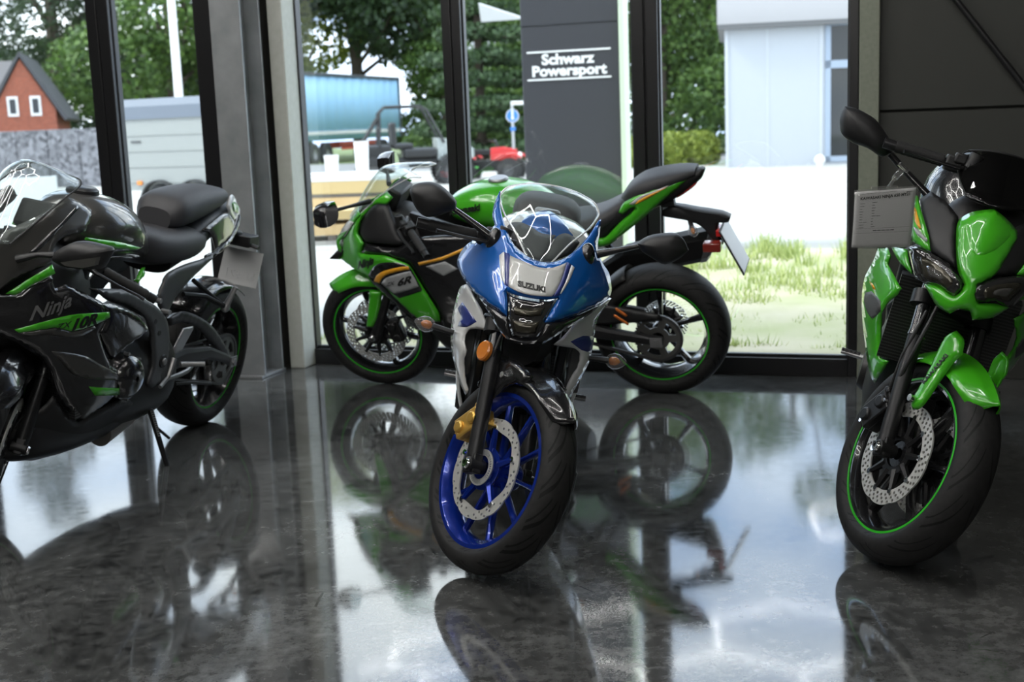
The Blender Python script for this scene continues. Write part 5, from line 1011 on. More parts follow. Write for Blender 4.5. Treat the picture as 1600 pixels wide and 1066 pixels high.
# white side fairings, slanting back from the cowl
SW = Surf(0, [(.10, .80, -.10), (.2, .78, -.19), (.25, .75, -.36), (.10, .62, -.12), (.2, .6, -.22), (.25, .6, -.38), (.10, .45, -.17), (.18, .45, -.27), (.235, .45, -.42), (.08, .3, -.28), (.15, .3, -.36), (.2, .3, -.48)], sym=True, lam=1e-3)
wl = [(719, 449), (727, 445), (734, 456), (751, 484), (758, 500), (763, 518), (745, 514.5), (732, 516), (727, 522), (725, 533), (728, 549), (724, 566), (725, 585), (727, 600), (731, 612), (727, 618), (718, 599), (710, 570), (705, 548), (704, 520), (707, 493), (713, 467)]
wr_ = [(955.5, 467), (936, 480), (906, 498), (884, 522), (866, 540), (883, 543), (898, 545.5), (907, 555), (903, 575), (893, 592), (884, 612), (883, 620), (892, 622), (906, 594), (920, 568), (927, 540), (931, 510), (936, 494), (948, 478)]
for px in (wl, wr_): sheet('side_fairing', B.tr(px, SW), SW, Wht, B.root, t=.006, edge=.010, drop=.007, res=.010, corner=55)
sheet('blue_decal', B.tr([(715, 482), (722, 472), (735, 489), (744, 502.5), (729, 511), (715, 509), (721, 496)], SW), SW, B_dark, B.root, off=.002, t=.0015, edge=.02, drop=0, res=.01, sm=2)
sheet('blue_decal', B.tr([(892, 534), (911, 525), (928, 526), (926, 540), (924, 551), (909, 547)], SW), SW, B_dark, B.root, off=.002, t=.0015, edge=.02, drop=0, res=.01, sm=2)
SS = Surf(1, [(-.42, .75, .20), (-.42, .4, .185), (-.7, .7, .19), (-.7, .4, .19), (-.9, .5, .17), (-.6, .25, .14), (-.45, .25, .13)])
sheet('side_fairing_rear', [(-.42, 0, .78), (-.62, 0, .78), (-.70, 0, .62), (-.62, 0, .48), (-.78, 0, .36), (-.74, 0, .20), (-.55, 0, .20), (-.50, 0, .34), (-.46, 0, .58)], SS, Wht, B.root, both=True, t=.005, edge=.02, drop=.01, res=.016)
mb = MB(); superloft(mb, [(-.14, .74, .58, .05), (-.22, .84, .56, .10), (-.34, .88, .54, .12), (-.42, .86, .52, .08)]); mb.build('inner_cowl', K_matt, B.root)
# radiator and its side plates, headers, engine
mb = MB(); mb.box((-.27, 0, .56), (.035, .20, .26), Matrix.Rotation(R(14), 3, 'Y')); mb.build('radiator', Rad, B.root, smooth=0)
for s in (1, -1):
    mb = MB(); mb.box((-.25, s * .118, .56), (.03, .026, .28), Matrix.Rotation(R(14), 3, 'Y')); mb.build('radiator_tank', K_metal, B.root, bevel=.006)
    mb = MB(); mb.box((-.27, s * .165, .575), (.012, .045, .15), Matrix.Rotation(R(20 * s), 3, 'Z')); mb.build('side_plate', mat('grey_plastic', (.07, .07, .07), .5), B.root, bevel=.004)
    mb = MB(); mb.tube([(-.25, s * .04, .42), (-.30, s * .05, .30), (-.42, s * .06, .20), (-.60, s * .05, .18)], .018, 12); mb.build('exhaust_header', K_metal, B.root)
mb = MB(); superloft(mb, [(-.32, .44, .34, .08), (-.40, .60, .20, .13), (-.60, .66, .16, .16), (-.85, .58, .18, .15), (-.95, .44, .24, .09)]); mb.build('engine', K_eng, B.root)
mb = MB(); mb.lathe([(.01, -.19), (.06, -.185), (.075, -.16), (.075, -.1)], (-.66, 0, .36), n=28, closed=False); mb.build('clutch_cover', K_eng, B.root)
for s in (1, -1):
    mb = MB(); mb.tube([(-.34, s * .05, .84), (-.52, s * .13, .78), (-.75, s * .145, .66), (-.84, s * .13, .48), (-.86, s * .12, .36)], [.03, .035, .035, .03, .025], 10, flat=.7); mb.build('frame_beam', K_metal, B.root)
# tank, seats, tail
mb = MB(); superloft(mb, [(-.40, .90, .80, .06), (-.46, .965, .78, .13), (-.56, .995, .77, .165), (-.70, .985, .76, .16), (-.80, .93, .76, .12), (-.86, .86, .76, .09)], e=2.3); tk = mb.build('fuel_tank', Wht, B.root, smooth=50)
SK = Surf(2, [(-.40, 0, .92), (-.46, 0, .968), (-.56, 0, .998), (-.70, 0, .988), (-.80, 0, .935), (-.40, .08, .90), (-.46, .08, .945), (-.56, .08, .98), (-.70, .08, .968), (-.40, -.08, .90), (-.46, -.08, .945), (-.56, -.08, .98), (-.70, -.08, .968)])
sheet('tank_top_cover', [(-.44, -.09, 0), (-.47, -.10, 0), (-.52, -.06, 0), (-.60, 0, 0), (-.52, .06, 0), (-.47, .10, 0), (-.44, .09, 0), (-.42, 0, 0)], SK, B_paint, B.root, off=.006, t=.005, edge=.02, drop=.008, res=.012)
mb = MB(); mb.lathe([(.001, .014), (.036, .014), (.042, .008), (.042, -.01)], (-.64, 0, .99), 'z', n=28, closed=False); mb.build('fuel_cap', S_alu, B.root)
mb = MB(); superloft(mb, [(-.80, .86, .76, .08), (-.90, .815, .74, .13), (-1.02, .83, .74, .13), (-1.10, .87, .76, .10)], e=2.8); mb.build('rider_seat', Seat_m, B.root)
mb = MB(); superloft(mb, [(-1.08, .90, .86, .08), (-1.11, .985, .85, .115), (-1.18, 1.015, .87, .125), (-1.30, 1.02, .92, .11), (-1.40, 1.01, .95, .07)], e=3); mb.build('pillion_seat', Seat_m, B.root)
mb = MB(); superloft(mb, [(-.98, .82, .74, .13), (-1.10, .89, .78, .14), (-1.25, .96, .84, .13), (-1.42, 1.0, .90, .09), (-1.54, 1.0, .95, .04)]); mb.build('tail_fairing', B_paint, B.root)
mb = MB(); mb.box((-1.54, 0, .965), (.03, .10, .04)); mb.build('tail_light', RedL, B.root, bevel=.008)
mb = MB(); mb.tube([(-1.40, 0, .88), (-1.55, 0, .78), (-1.66, 0, .62)], [.03, .028, .02], 8); mb.build('tail_holder', K_matt, B.root); B.licence_plate((-1.68, 0, .62), (0, -1, 0), (.35, 0, 1), .18, .16)
for s in (1, -1): B.signal((-1.56, s * .03, .77), (-1.58, s * .16, .77))
mb = MB()
def sil2(x, z, r_): return [(x, -.17 + r_ * math.cos(a) * .8, z + r_ * math.sin(a)) for a in np.linspace(0, 2 * math.pi, 20, endpoint=False)]
mb.loft([sil2(-.80, .30, .02), sil2(-.95, .33, .05), sil2(-1.35, .45, .06), sil2(-1.40, .465, .045)]); mb.build('silencer', K_matt, B.root)
B.rear(K_metal, 1, sprocket=.095); B.stand((-1.009, .293, .022), (-.80, .12, .30))
mb = MB(); mb.grid([[(-1.30 + (.315 - .03 * abs(q) ** 3) * math.cos(a), q * .07, .295 + (.315 - .03 * abs(q) ** 3) * math.sin(a)) for q in np.linspace(-1, 1, 9)] for a in np.linspace(R(60), R(150), 14)]); mb.build('rear_hugger', K_matt, B.root, solid=.004)
for s in (1, -1):
    B.peg((-.86, s * .15, .36), s, S_alu, .10); B.peg((-1.14, s * .15, .52), s)
    mb = MB(); mb.tube([(-1.0, s * .10, .72), (-1.10, s * .14, .58), (-1.14, s * .15, .52), (-1.02, s * .13, .60), (-.9, s * .12, .66)], .010, 8); mb.build('passenger_peg_bracket', K_metal, B.root)
    B.grip(s, (-.31, s * .215, .865), (-.37, s * .335, .835))
    mb = B.st(); q = B.axle + B.ax * .60; mb.tube([q + Vector((-.02, s * .09, 0)), q + Vector((-.04, s * .15, .01)), Vector((-.30, s * .205, .868))], .012, 8); mb.build('clip_on_bar', K_metal, B.root)
# clear screen wrapped between its traced lower edge and tip
def px3(b, u, v, x): return tuple(b.pl(u, v, 0, x))
B.shield([(-.10, .885, .035, .01, -.004), (-.125, .915, .085, .05, -.035), (-.165, .957, .128, .085, -.03), (-.215, 1.005, .152, .11, -.01), (-.27, 1.048, .162, .125, .012), (-.325, 1.083, .140, .10, .02), (-.352, 1.094, .095, .06, .014)], Screen, trim=Wht)
SI = Surf(0, [(0, .85, -.16), (0, .95, -.26), (0, 1.0, -.33), (.1, .9, -.24), (.1, .95, -.28), (.1, 1.0, -.36), (.15, .9, -.30)], sym=True, lam=1e-3)
sheet('instrument_hood', B.tr([(792, 354), (800, 348), (814, 348), (830, 355), (846, 365), (868, 368), (858, 388), (850, 404), (843, 408), (824, 400), (804, 383)], SI), SI, mat('grey_textured_plastic', (.05, .05, .052), .6, bump=(700, .3)), B.root, t=.006, edge=.02, drop=.012, res=.012)
sheet('instrument_hood', B.tr([(869, 371), (884, 365), (900, 373), (906, 380), (894, 396), (878, 404), (862, 409), (848, 408)], SI), SI, MATS['grey_textured_plastic'], B.root, t=.006, edge=.02, drop=.012, res=.012)
# mirrors
def mirror_front(b, head, stem, base, xh, xb, rs=(.010, .012, .017), nm='mirror'):
    o = b.pod(nm, head, 0, xh, [(.35, .052), (.75, .042), (.96, .018), (1, 0), (.99, -.012), (.93, -.02)], K_matt, sm=3)
    q = [b.pl(u, v, 0, x) for (u, v), x in zip(stem, (xh, (xh + xb) / 2, xb))]; mb = MB(); mb.tube(q, list(rs), 12, flat=.75); mb.build('mirror_stalk', K_gloss, o)
    c = [b.pl(u, v, 0, xh) for u, v in head]; mb = MB(); lo = [(p[1], p[2]) for p in c]; pillow(mb, lo, (xh - .021, 0, 0), (0, 1, 0), (0, 0, 1), [(.86, .001), (.86, -.002)]); mb.build('mirror_glass', Mirror, o, smooth=0)
    if base: mb = MB(); q = b.pl(*base, 0, xb); mb.sphere(q, (.032, .024, .042), 14, 10); mb.box(q + Vector((-.02, 0, -.01)), (.05, .034, .06)); mb.build('mirror_mount', K_gloss, o, bevel=.008)
    return o
mirror_front(B, [(640, 297), (645, 290), (656, 285.5), (673, 284.5), (689, 290), (704, 303), (713.5, 316), (712, 327), (699, 332), (682, 337.5), (666, 339), (654, 331), (645, 316)], [(706, 324), (735, 345), (765, 368)], (772, 378), -.16, -.15)
mirror_front(B, [(996, 380), (1007, 372), (1020, 367), (1038, 364.5), (1057, 364.5), (1069, 375), (1076, 391), (1062, 404), (1039, 413.5), (1020, 404), (1002, 392)], [(997, 385), (966, 391), (932, 397.5)], (916, 402), -.16, -.15)
for s, (t_, b_) in ((-1, ((648, 501), (709, 520))), (1, ((979, 567), (916, 559)))): B.signal(tuple(B.pl(*b_, 0, -.24)), tuple(B.pl(*t_, 0, -.24)), size=.95)
# ================================================================ green and black naked bike at the right, facing the viewer
D = Bike(1.0289, 3.4583, -107.5, 15.5, 'lime green and black naked motorcycle at the right by the dark wall', 1.41, .300, .315, .120, .165, 31)
SD = Surf(0, [(0, .68, .10), (0, .76, .14), (0, .84, .14), (0, .92, .09), (0, 1.0, .03), (0, 1.08, -.04), (.06, .72, .11), (.06, .82, .12), (.06, .92, .07), (.06, 1.0, .0), (.12, .78, .06), (.12, .86, .06), (.12, .94, .02), (.12, 1.02, -.07), (.2, .82, -.03), (.2, .9, -.04), (.2, 1.0, -.12), (.26, .85, -.12), (.26, .95, -.15)], sym=True, lam=1e-3)
D.wheel('front_wheel', True, T_sport, K_gloss, G_line, 6, [(-.060, .150, 'petal'), (.060, .150, 'petal')], spoke_w=.022); D.wheel('rear_wheel', False, T_sport, K_gloss, G_line, 6, [(-.07, .11, 'petal')])
D.fork(False, .098, K_metal, top=.64); D.caliper(-.088, 148, K_metal, .135, size=1.1); D.caliper(.088, 148, K_metal, .135, size=1.1)
D.fender(53, 140, G_paint, .068, .020, skirt=.005)
SF2 = Surf(1, [(-.1, .4, .115), (.1, .4, .118), (0, .65, .095), (.08, .62, .085), (-.1, .62, .10)], lam=1e-3)
for s in (1, -1): sheet('fork_guard', [(-.035, 0, .645), (-.015, 0, .675), (.03, 0, .665), (.055, 0, .63), (.045, 0, .60), (.045, 0, .54), (.05, 0, .47), (.042, 0, .445), (.02, 0, .435), (.0, 0, .45), (-.005, 0, .48), (-.02, 0, .56)], SF2, G_paint, D.root, s, t=.005, edge=.018, drop=.014, res=.010)
lt = lettering('lettering', 'KAWASAKI', Blk_let, D.root, lambda a, q: SF2.pt(.018 + a * .16 - q, .56 + a, .003, -1), size=.020, offset=.0006)
for o in [o for o in D.root.children if o.name.startswith('fork_guard')] + [lt]: o.data.transform(D.ST)
for s in (1, -1): mb = D.st(); mb.cyl(Vector((.018, s * .112, .462)), Vector((.018, s * .126, .462)), .010, n=12); mb.build('guard_bolt', Chrome, D.root)
mb = D.st(); mb.tube([D.axle + Vector((-.10, -.10, .12)), D.axle + Vector((-.08, -.12, .22)), D.axle + Vector((-.10, -.11, .36)), D.axle + Vector((-.16, -.08, .5))], .006, 8); mb.build('brake_hose', K_matt, D.root)
mb = D.st(); mb.tube([D.axle + Vector((-.12, -.10, .13)), D.axle + Vector((-.12, -.12, .24)), D.axle + Vector((-.14, -.11, .38))], .005, 8); mb.build('sensor_cable', K_matt, D.root)
beak = [(1495, 355), (1500, 343), (1519, 332), (1554, 326.5), (1576, 345), (1592, 365), (1590, 377), (1575, 403), (1562, 425), (1547, 438), (1530, 446), (1528, 462), (1530, 475), (1555, 476), (1578, 482), (1554, 497), (1520, 502), (1516, 487), (1500, 485), (1484, 492), (1464, 480), (1444, 445), (1464, 447), (1490, 464), (1499, 458), (1507, 446), (1497, 424), (1494, 390)]
sheet('front_cowl', D.tr(beak, SD), SD, G_paint, D.root, t=.006, edge=.020, drop=.016, res=.010, corner=50)
sheet('cowl_crease', D.tr([(1500, 345), (1520, 333), (1554, 328), (1574, 345), (1589, 368), (1566, 392), (1545, 404), (1526, 408), (1511, 396), (1504, 372)], SD), SD, G_paint, D.root, off=.008, t=.008, edge=.05, drop=.022, res=.010)
hlp = D.tr([(1418.5, 386), (1438, 387), (1462, 401), (1485, 418), (1504, 440), (1503, 453), (1491, 463), (1478, 456), (1463, 446), (1443, 443), (1430, 436), (1424, 412)], SD)
cy_ = -.012
for s in (-1, 1):
    L_ = [(abs(p[1] - cy_) * s + cy_, p[2]) if s > 0 else (p[1], p[2]) for p in hlp]
    h = sheet('headlight', [(0, a, b_) for a, b_ in L_], SD, Lens_d, D.root, off=.0, t=.02, edge=.012, drop=.010, res=.010, corner=40); c0 = sum(q[0] for q in L_) / len(L_), sum(q[1] for q in L_) / len(L_)
    for k in (.62, .30):
        m_ = [(0, c0[0] + (q[0] - c0[0]) * k * 1.05, c0[1] + (q[1] - c0[1]) * k) for q in L_]; sheet('headlight_element', m_, SD, mat('smoked_reflector', (.07, .065, .05), .15, metal=.6) if k > .5 else Clr, D.root, off=.002 + .002 * (k < .5), t=.003, edge=.006, drop=.002, res=.010, sm=0)
sheet('side_cover', D.tr([(1437, 312), (1455, 300), (1480, 318), (1498, 340), (1495, 357), (1494, 390), (1497, 423), (1478, 410), (1453, 393), (1445, 352)], SD), SD, K_matt, D.root, off=-.012, t=.006, edge=.02, drop=.012, res=.011)
pc = [(p[1], p[2]) for p in D.tr([(1437, 312), (1455, 300), (1480, 318), (1498, 340), (1495, 357), (1494, 390), (1497, 423), (1478, 410), (1453, 393), (1445, 352)], SD)]
sheet('side_cover', [(0, 2 * cy_ - a, b_) for a, b_ in pc], SD, K_matt, D.root, off=-.012, t=.006, edge=.02, drop=.012, res=.011)
ps = [(1427, 306), (1434, 306), (1440, 330), (1452, 372), (1453.5, 393), (1443, 390), (1425, 377), (1421, 350)]
for k in (0, 1):
    q = D.tr(ps, SD); q = q if not k else [(0, 2 * cy_ - p[1], p[2]) for p in q]; sheet('side_cowl_strip', q, SD, G_paint, D.root, off=-.004, t=.006, edge=.012, drop=.008, res=.011)
sheet('amber_stripe', D.tr([(1427, 322), (1431, 326), (1439, 356), (1436, 357), (1429, 345)], SD), SD, Yel, D.root, off=.002, t=.0015, edge=.02, drop=0, res=.01, sm=2)
sheet('white_stripe', D.tr([(1427, 354), (1434, 358), (1449, 374), (1448, 378), (1431, 365)], SD), SD, Grey_p, D.root, off=.002, t=.0015, edge=.02, drop=0, res=.01, sm=2)
mb = MB(); superloft(mb, [(.06, .90, .76, .07), (0, .96, .74, .13), (-.10, 1.04, .74, .14), (-.20, 1.06, .76, .10)]); mb.build('headlight_housing', K_matt, D.root)
# small smoked fly screen and meter
D.shield([(.00, 1.025, .08, .03, -.01), (-.06, 1.085, .115, .06, .0), (-.12, 1.14, .12, .07, .01), (-.16, 1.165, .10, .05, .015)], glassmat('smoked_screen', (.12, .13, .12), base_alpha=.3, body=(.01, .01, .01)), 'fly_screen', trim=K_matt)
mb = MB(); mb.box((-.17, 0, 1.10), (.05, .16, .10), Matrix.Rotation(R(-25), 3, 'Y')); mb.build('instrument_panel', K_matt, D.root, bevel=.012)
# radiator shrouds, slanting back on both sides
SH = Surf(0, [(.12, .8, -.15), (.2, .8, -.26), (.26, .8, -.45), (.12, .65, -.16), (.2, .65, -.26), (.25, .65, -.45), (.1, .5, -.2), (.17, .5, -.3), (.21, .5, -.45), (.1, .4, -.25), (.15, .4, -.36)], sym=True, lam=1e-3)
shr = D.tr([(1359, 418), (1365, 407), (1371.5, 389), (1386, 388), (1390, 399), (1386, 413), (1397, 432), (1408, 452), (1400, 463), (1386, 474), (1377, 494), (1375, 518), (1374.5, 560), (1386, 566), (1383, 575), (1366, 600), (1361, 592), (1353.5, 557), (1348, 511), (1346, 475), (1347, 455), (1351, 434)], SH)
shu = D.tr([(1391, 384), (1417, 390), (1421, 410), (1424, 428), (1404, 408)], SH); vent = D.tr([(1352, 458), (1362, 455), (1376, 470), (1375, 486), (1363, 500), (1354, 486), (1350, 470)], SH); amb = D.tr([(1358, 440), (1363, 443), (1368, 452), (1364, 452)], SH)
for k in (0, 1):
    f = (lambda P_: P_) if not k else (lambda P_: [(p[0], -p[1], p[2]) for p in P_])
    sheet('radiator_shroud', f(shr), SH, G_paint, D.root, t=.006, edge=.016, drop=.014, res=.011, corner=50); sheet('shroud_upper', f(shu), SH, G_paint, D.root, off=.006, t=.006, edge=.012, drop=.01, res=.010)
    sheet('shroud_vent', f(vent), SH, mat('grey_plastic', (.07, .07, .07), .5), D.root, off=.004, t=.004, edge=.01, drop=.004, res=.010); sheet('amber_stripe', f(amb), SH, Yel, D.root, off=.003, t=.0015, edge=.01, drop=0, res=.01, sm=0)
mb = MB(); mb.box((-.27, 0, .64), (.035, .34, .27), Matrix.Rotation(R(14), 3, 'Y')); mb.build('radiator', Rad, D.root, smooth=0)
mb = MB(); mb.box((-.25, 0, .47), (.05, .06, .08)); mb.build('horn', K_metal, D.root, bevel=.01)
for y in (-.05, .05): mb = MB(); mb.tube([(-.27, y, .42), (-.32, y, .30), (-.42, y * .8, .20), (-.62, y * .6, .17)], .019, 12); mb.build('exhaust_header', K_metal, D.root)
mb = MB(); superloft(mb, [(-.34, .60, .34, .10), (-.44, .66, .18, .16), (-.66, .68, .15, .18), (-.90, .58, .17, .16), (-1.0, .46, .24, .09)]); mb.build('engine', K_eng, D.root)
for s in (1, -1):
    mb = MB(); mb.lathe([(.01, s * .20), (.06, s * .195), (.075, s * .17), (.075, s * .1)], (-.68, 0, .38), n=28, closed=False); mb.build('engine_cover', K_eng, D.root)
    mb = MB(); mb.tube([(-.30, s * .06, .90), (-.50, s * .16, .80), (-.74, s * .15, .66), (-.86, s * .14, .50), (-.90, s * .13, .36)], .020, 10); mb.tube([(-.34, s * .07, .78), (-.55, s * .16, .62), (-.84, s * .14, .52)], .018, 10); mb.build('frame_tube', K_metal, D.root)
    D.peg((-.90, s * .17, .37), s, S_alu, .10); D.peg((-1.18, s * .15, .56), s)
    mb = MB(); mb.tube([(-1.02, s * .10, .74), (-1.13, s * .14, .62), (-1.18, s * .15, .56), (-1.06, s * .13, .62), (-.92, s * .12, .68)], .010, 8); mb.build('passenger_peg_bracket', K_metal, D.root)
    # one-piece bar, grips, levers
    D.grip(s, (-.26, s * .225, 1.065), (-.315, s * .345, 1.045))
    mb = D.st(); mb.tube([(-.20, s * .0, 1.03), (-.20, s * .06, 1.035), (-.23, s * .14, 1.065), (-.26, s * .23, 1.065)], .011, 10); mb.build('bar_riser', K_metal, D.root)
mb = MB(); superloft(mb, [(-.36, 1.02, .88, .08), (-.42, 1.10, .86, .13), (-.52, 1.145, .84, .175), (-.66, 1.12, .82, .17), (-.78, 1.03, .80, .13), (-.86, .93, .80, .09)], e=2.3); mb.build('fuel_tank', K_gloss, D.root, smooth=50)
mb = MB(); superloft(mb, [(-.82, .92, .80, .09), (-.95, .86, .78, .13), (-1.06, .88, .78, .13), (-1.14, .93, .80, .11)], e=2.8); mb.build('rider_seat', Seat_m, D.root)
mb = MB(); superloft(mb, [(-1.12, .97, .90, .08), (-1.16, 1.01, .88, .11), (-1.34, 1.05, .93, .105), (-1.46, 1.06, .98, .07)], e=3); mb.build('pillion_seat', Seat_m, D.root)
mb = MB(); superloft(mb, [(-.98, .84, .76, .12), (-1.15, .92, .80, .13), (-1.34, .98, .86, .11), (-1.52, 1.03, .94, .05), (-1.58, 1.04, .99, .03)]); mb.build('tail_fairing', K_gloss, D.root)
mb = MB(); mb.box((-1.58, 0, 1.0), (.02, .06, .03)); mb.build('tail_light', RedL, D.root, bevel=.006)
mb = MB(); mb.tube([(-1.42, 0, .90), (-1.60, 0, .80), (-1.72, 0, .66)], [.03, .028, .02], 8); mb.build('tail_holder', K_matt, D.root); D.licence_plate((-1.74, 0, .66), (0, -1, 0), (.35, 0, 1), .18, .16)
mb = MB(); mb.tube([(-.60, -.03, .17), (-.80, -.06, .18), (-.98, -.10, .20)], [.03, .045, .04], 14); mb.build('silencer', K_metal, D.root)
D.rear(K_metal, 1, sprocket=.10); D.stand((-.82, .32, .022), (-.86, .14, .28))
def Dm(s):
    loop = [(-.078, .03), (-.070, .055), (-.04, .052), (.01, .028), (.05, -.01), (.085, -.045), (.078, -.062), (.04, -.062), (-.02, -.045), (-.068, -.012)]
    return loop
mirror_front(D, [(1315, 175), (1320, 166), (1333, 168), (1346, 173), (1368, 186.5), (1382, 205), (1394, 226), (1394, 240), (1377, 245), (1356, 232), (1332, 223), (1315, 209), (1312, 190)], [(1392, 242), (1412, 265), (1453, 308)], None, -.25, -.22, rs=(.014, .013, .015))
cpt = [D.pl(u, v, 0, -.25) for u, v in [(1315, 175), (1320, 166), (1333, 168), (1346, 173), (1368, 186.5), (1382, 205), (1394, 226), (1394, 240), (1377, 245), (1356, 232), (1332, 223), (1315, 209), (1312, 190)]]
mb = MB(); pillow(mb, [(-p[1], p[2]) for p in cpt], (-.25, 0, 0), (0, 1, 0), (0, 0, 1), [(.35, .052), (.75, .042), (.96, .018), (1, 0), (.99, -.012), (.93, -.02)], 3); o = mb.build('mirror', K_matt, D.root)
q = [D.pl(u, v, 0, x) for (u, v), x in zip([(1392, 242), (1412, 265), (1453, 308)], (-.25, -.24, -.22))]; mb = MB(); mb.tube([(p.x, -p.y, p.z) for p in q], [.014, .013, .015], 12, flat=.75); mb.build('mirror_stalk', K_gloss, o)

# price sheet in a clear sleeve hanging from the mirror stalk by a clip
c4 = [at_depth(u, v, 3.40) for u, v in ((1335, 297.5), (1435, 290), (1424, 388), (1329, 388.5))]; o_ = sum(c4, Vector()) / 4; u_ = (c4[1] + c4[2] - c4[0] - c4[3]); W_ = u_.length / 2; u_.normalize(); v_ = (c4[0] + c4[1] - c4[2] - c4[3]); H_ = v_.length / 2; v_.normalize(); n_ = u_.cross(v_).normalized(); v_ = n_.cross(u_)
Mt = Matrix((u_, v_, n_)).transposed().to_4x4(); Mt.translation = o_; M_paper = mat('white_paper', (.85, .85, .84), .8); root = empty('price_sheet', Mt); tag(root, 'white printed price sheet in a clear sleeve hanging from the mirror stalk at right', 'paper')
M4 = Mt.inverted(); cc = [M4 @ p for p in c4]
def bil(a, b_, z=0.0): p = cc[3].lerp(cc[2], a).lerp(cc[0].lerp(cc[1], a), b_); return Vector((p.x, p.y, z + .004 * math.sin(a * 3.1) + .002 * math.sin(b_ * 4)))
mb = MB(); mb.grid([[bil(a, b_) for a in np.linspace(.015, .97, 14)] for b_ in np.linspace(.02, .97, 14)]); pp = mb.build('paper', M_paper, root, solid=.0006)
mb = MB(); mb.grid([[bil(a, b_, .0015) for a in np.linspace(0, 1, 10)] for b_ in np.linspace(0, 1, 10)]); mb.build('clear_sleeve', Clr, root, solid=.0004)
def ptxt(s, x, y, size, **k): lettering('printed_text', s, Blk_let, root, lambda a, q: bil(x + a / W_, y + (q + a * .04) / H_, .0012), t=.0003, size=size, align='LEFT', **k)
ptxt('KAWASAKI NINJA 650 MY21', .10, .845, .0105, offset=.0004)
mb = MB()
def rule(x0, x1, y, h=.0014):
    for i in range(max(1, int((x1 - x0) / .06))):
        n = max(1, int((x1 - x0) / .06)); a0, a1 = x0 + (x1 - x0) * i / n, x0 + (x1 - x0) * (i + .86) / n; mb.add([bil(a0, y + .02 * a0, .0012), bil(a1, y + .02 * a1, .0012), bil(a1, y + .02 * a1 + h / H_, .0012), bil(a0, y + .02 * a0 + h / H_, .0012)], [(0, 1, 2, 3)])
rule(.12, .68, .92, .0008); rule(.82, .93, .895)
for i in range(10): y = .755 - i * .045; rule(.10, .10 + (.09, .08, .05, .07, .05, .06, .05, .13, .09, .09)[i], y, .0010); rule(.29, .29 + (.09, .05, .07, .05, .05, .15, .03, .03, .04, .07)[i], y + .008, .0013)
rule(.06, .94, .335, .0005); rule(.33, .68, .29, .0022); rule(.05, .92, .26, .0005); mb.build('printed_lines', Blk_let, root, smooth=0)
mb = MB(); a0 = M4 @ at_depth(1388, 293, 3.40); a1 = M4 @ at_depth(1398, 279, 3.52); a2 = M4 @ at_depth(1412, 262, 3.645); mb.tube([a0, a1], .005, 8); mb.sphere(a1, .008, 10, 8); mb.box((a1 + a2) / 2, (.016, .034, .010), Matrix.Rotation(-.75, 3, 'Z')); mb.box(a2, (.034, .012, .014), Matrix.Rotation(-.75, 3, 'Z')); mb.box(a0 + Vector((-.01, 0, 0)), (.07, .008, .005)); mb.build('clip', Clr, root, bevel=.001)
# ================================================================ black and graphite sport bike at the left
C = Bike(-1.8019, 4.1175, 255.3, 12, 'black and graphite sport motorcycle with green stripes at the left by the steel column', 1.45, .300, .320, .120, .19, 26)
SCf = Surf(1, [(.16, .95, .02), (.13, .85, .05), (.10, .75, .06), (.06, 1.0, .075), (.06, .85, .12), (.06, .7, .12), (-.02, 1.07, .11), (-.02, .95, .15), (-.02, .8, .17), (-.02, .65, .16), (-.12, 1.12, .115), (-.12, 1.02, .16), (-.12, .85, .205), (-.12, .7, .205), (-.12, .5, .155), (-.1, .3, .08), (-.3, 1.05, .17), (-.3, .85, .235), (-.3, .65, .25), (-.3, .42, .21), (-.3, .24, .12), (-.6, .8, .23), (-.6, .6, .245), (-.6, .4, .22), (-.6, .24, .13), (-.85, .6, .21), (-.85, .4, .2)], lam=1e-3)
C.wheel('front_wheel', True, T_sport, K_gloss, G_line, 6, [(.062, .16, 'petal'), (-.062, .16, 'petal')]); C.wheel('rear_wheel', False, T_sport, K_gloss, G_line, 6, [(-.075, .11, 'petal')])
C.fork(True, .100); C.caliper(.088, 165, K_metal, .125); C.caliper(-.088, 165, K_metal, .125); C.fender(40, 150, K_gloss, .068, .018, skirt=.02)
def csheet(nm, px, m_, off=0, surf=None, **k):
    d_ = dict(both=True, t=.005, edge=.02, drop=.012, res=.014); d_.update(k); return sheet(nm, C.tr(px, surf or SCf), surf or SCf, m_, C.root, off=off, **d_)
dec = dict(t=.0012, edge=.03, drop=0, res=.012, sm=2)
csheet('upper_fairing', [(-30, 392), (7, 366), (30, 354), (67.5, 337), (112, 310), (136, 320.5), (148, 330), (149, 338), (143.5, 350.5), (139, 362), (109, 369.5), (94, 381), (86, 400), (86, 414), (55, 425), (28, 439), (0, 458), (-22, 466), (-34, 440)], G_grey, corner=55)
csheet('fairing_stripe', [(44, 395), (80, 361), (120, 321), (123, 325), (90, 360), (57, 394)], K_gloss, .0015, **dec)
csheet('green_stripe', [(8, 459), (40, 438), (81, 413.5), (86, 427), (50, 445), (24, 461)], G_paint, .0015, **dec)
csheet('side_fairing', [(-20, 468), (0, 462), (28, 462), (50, 446), (86, 427), (89, 440), (92.5, 452), (110, 446), (130, 455), (153, 467), (166, 475), (173, 495), (165, 510), (160, 521), (168, 548), (179, 573), (188, 578.6), (186.5, 617), (170, 632), (128, 661), (112, 645), (96, 623), (84, 590), (72, 566), (50, 548), (30, 536), (0, 524), (-18, 510)], K_gloss, -.002, corner=50)
csheet('green_stripe', [(22, 515), (60, 505), (96, 495.5), (121, 491), (170.5, 487.7), (172, 495.7), (147, 508), (112, 518), (86, 511.6), (29, 520)], G_paint, .0005, **dec)
csheet('graphite_stripe', [(30, 521), (86, 513), (112, 519.5), (147, 510), (150, 513), (130, 524), (108, 528), (73, 523), (48, 525)], G_grey, .0005, **dec)
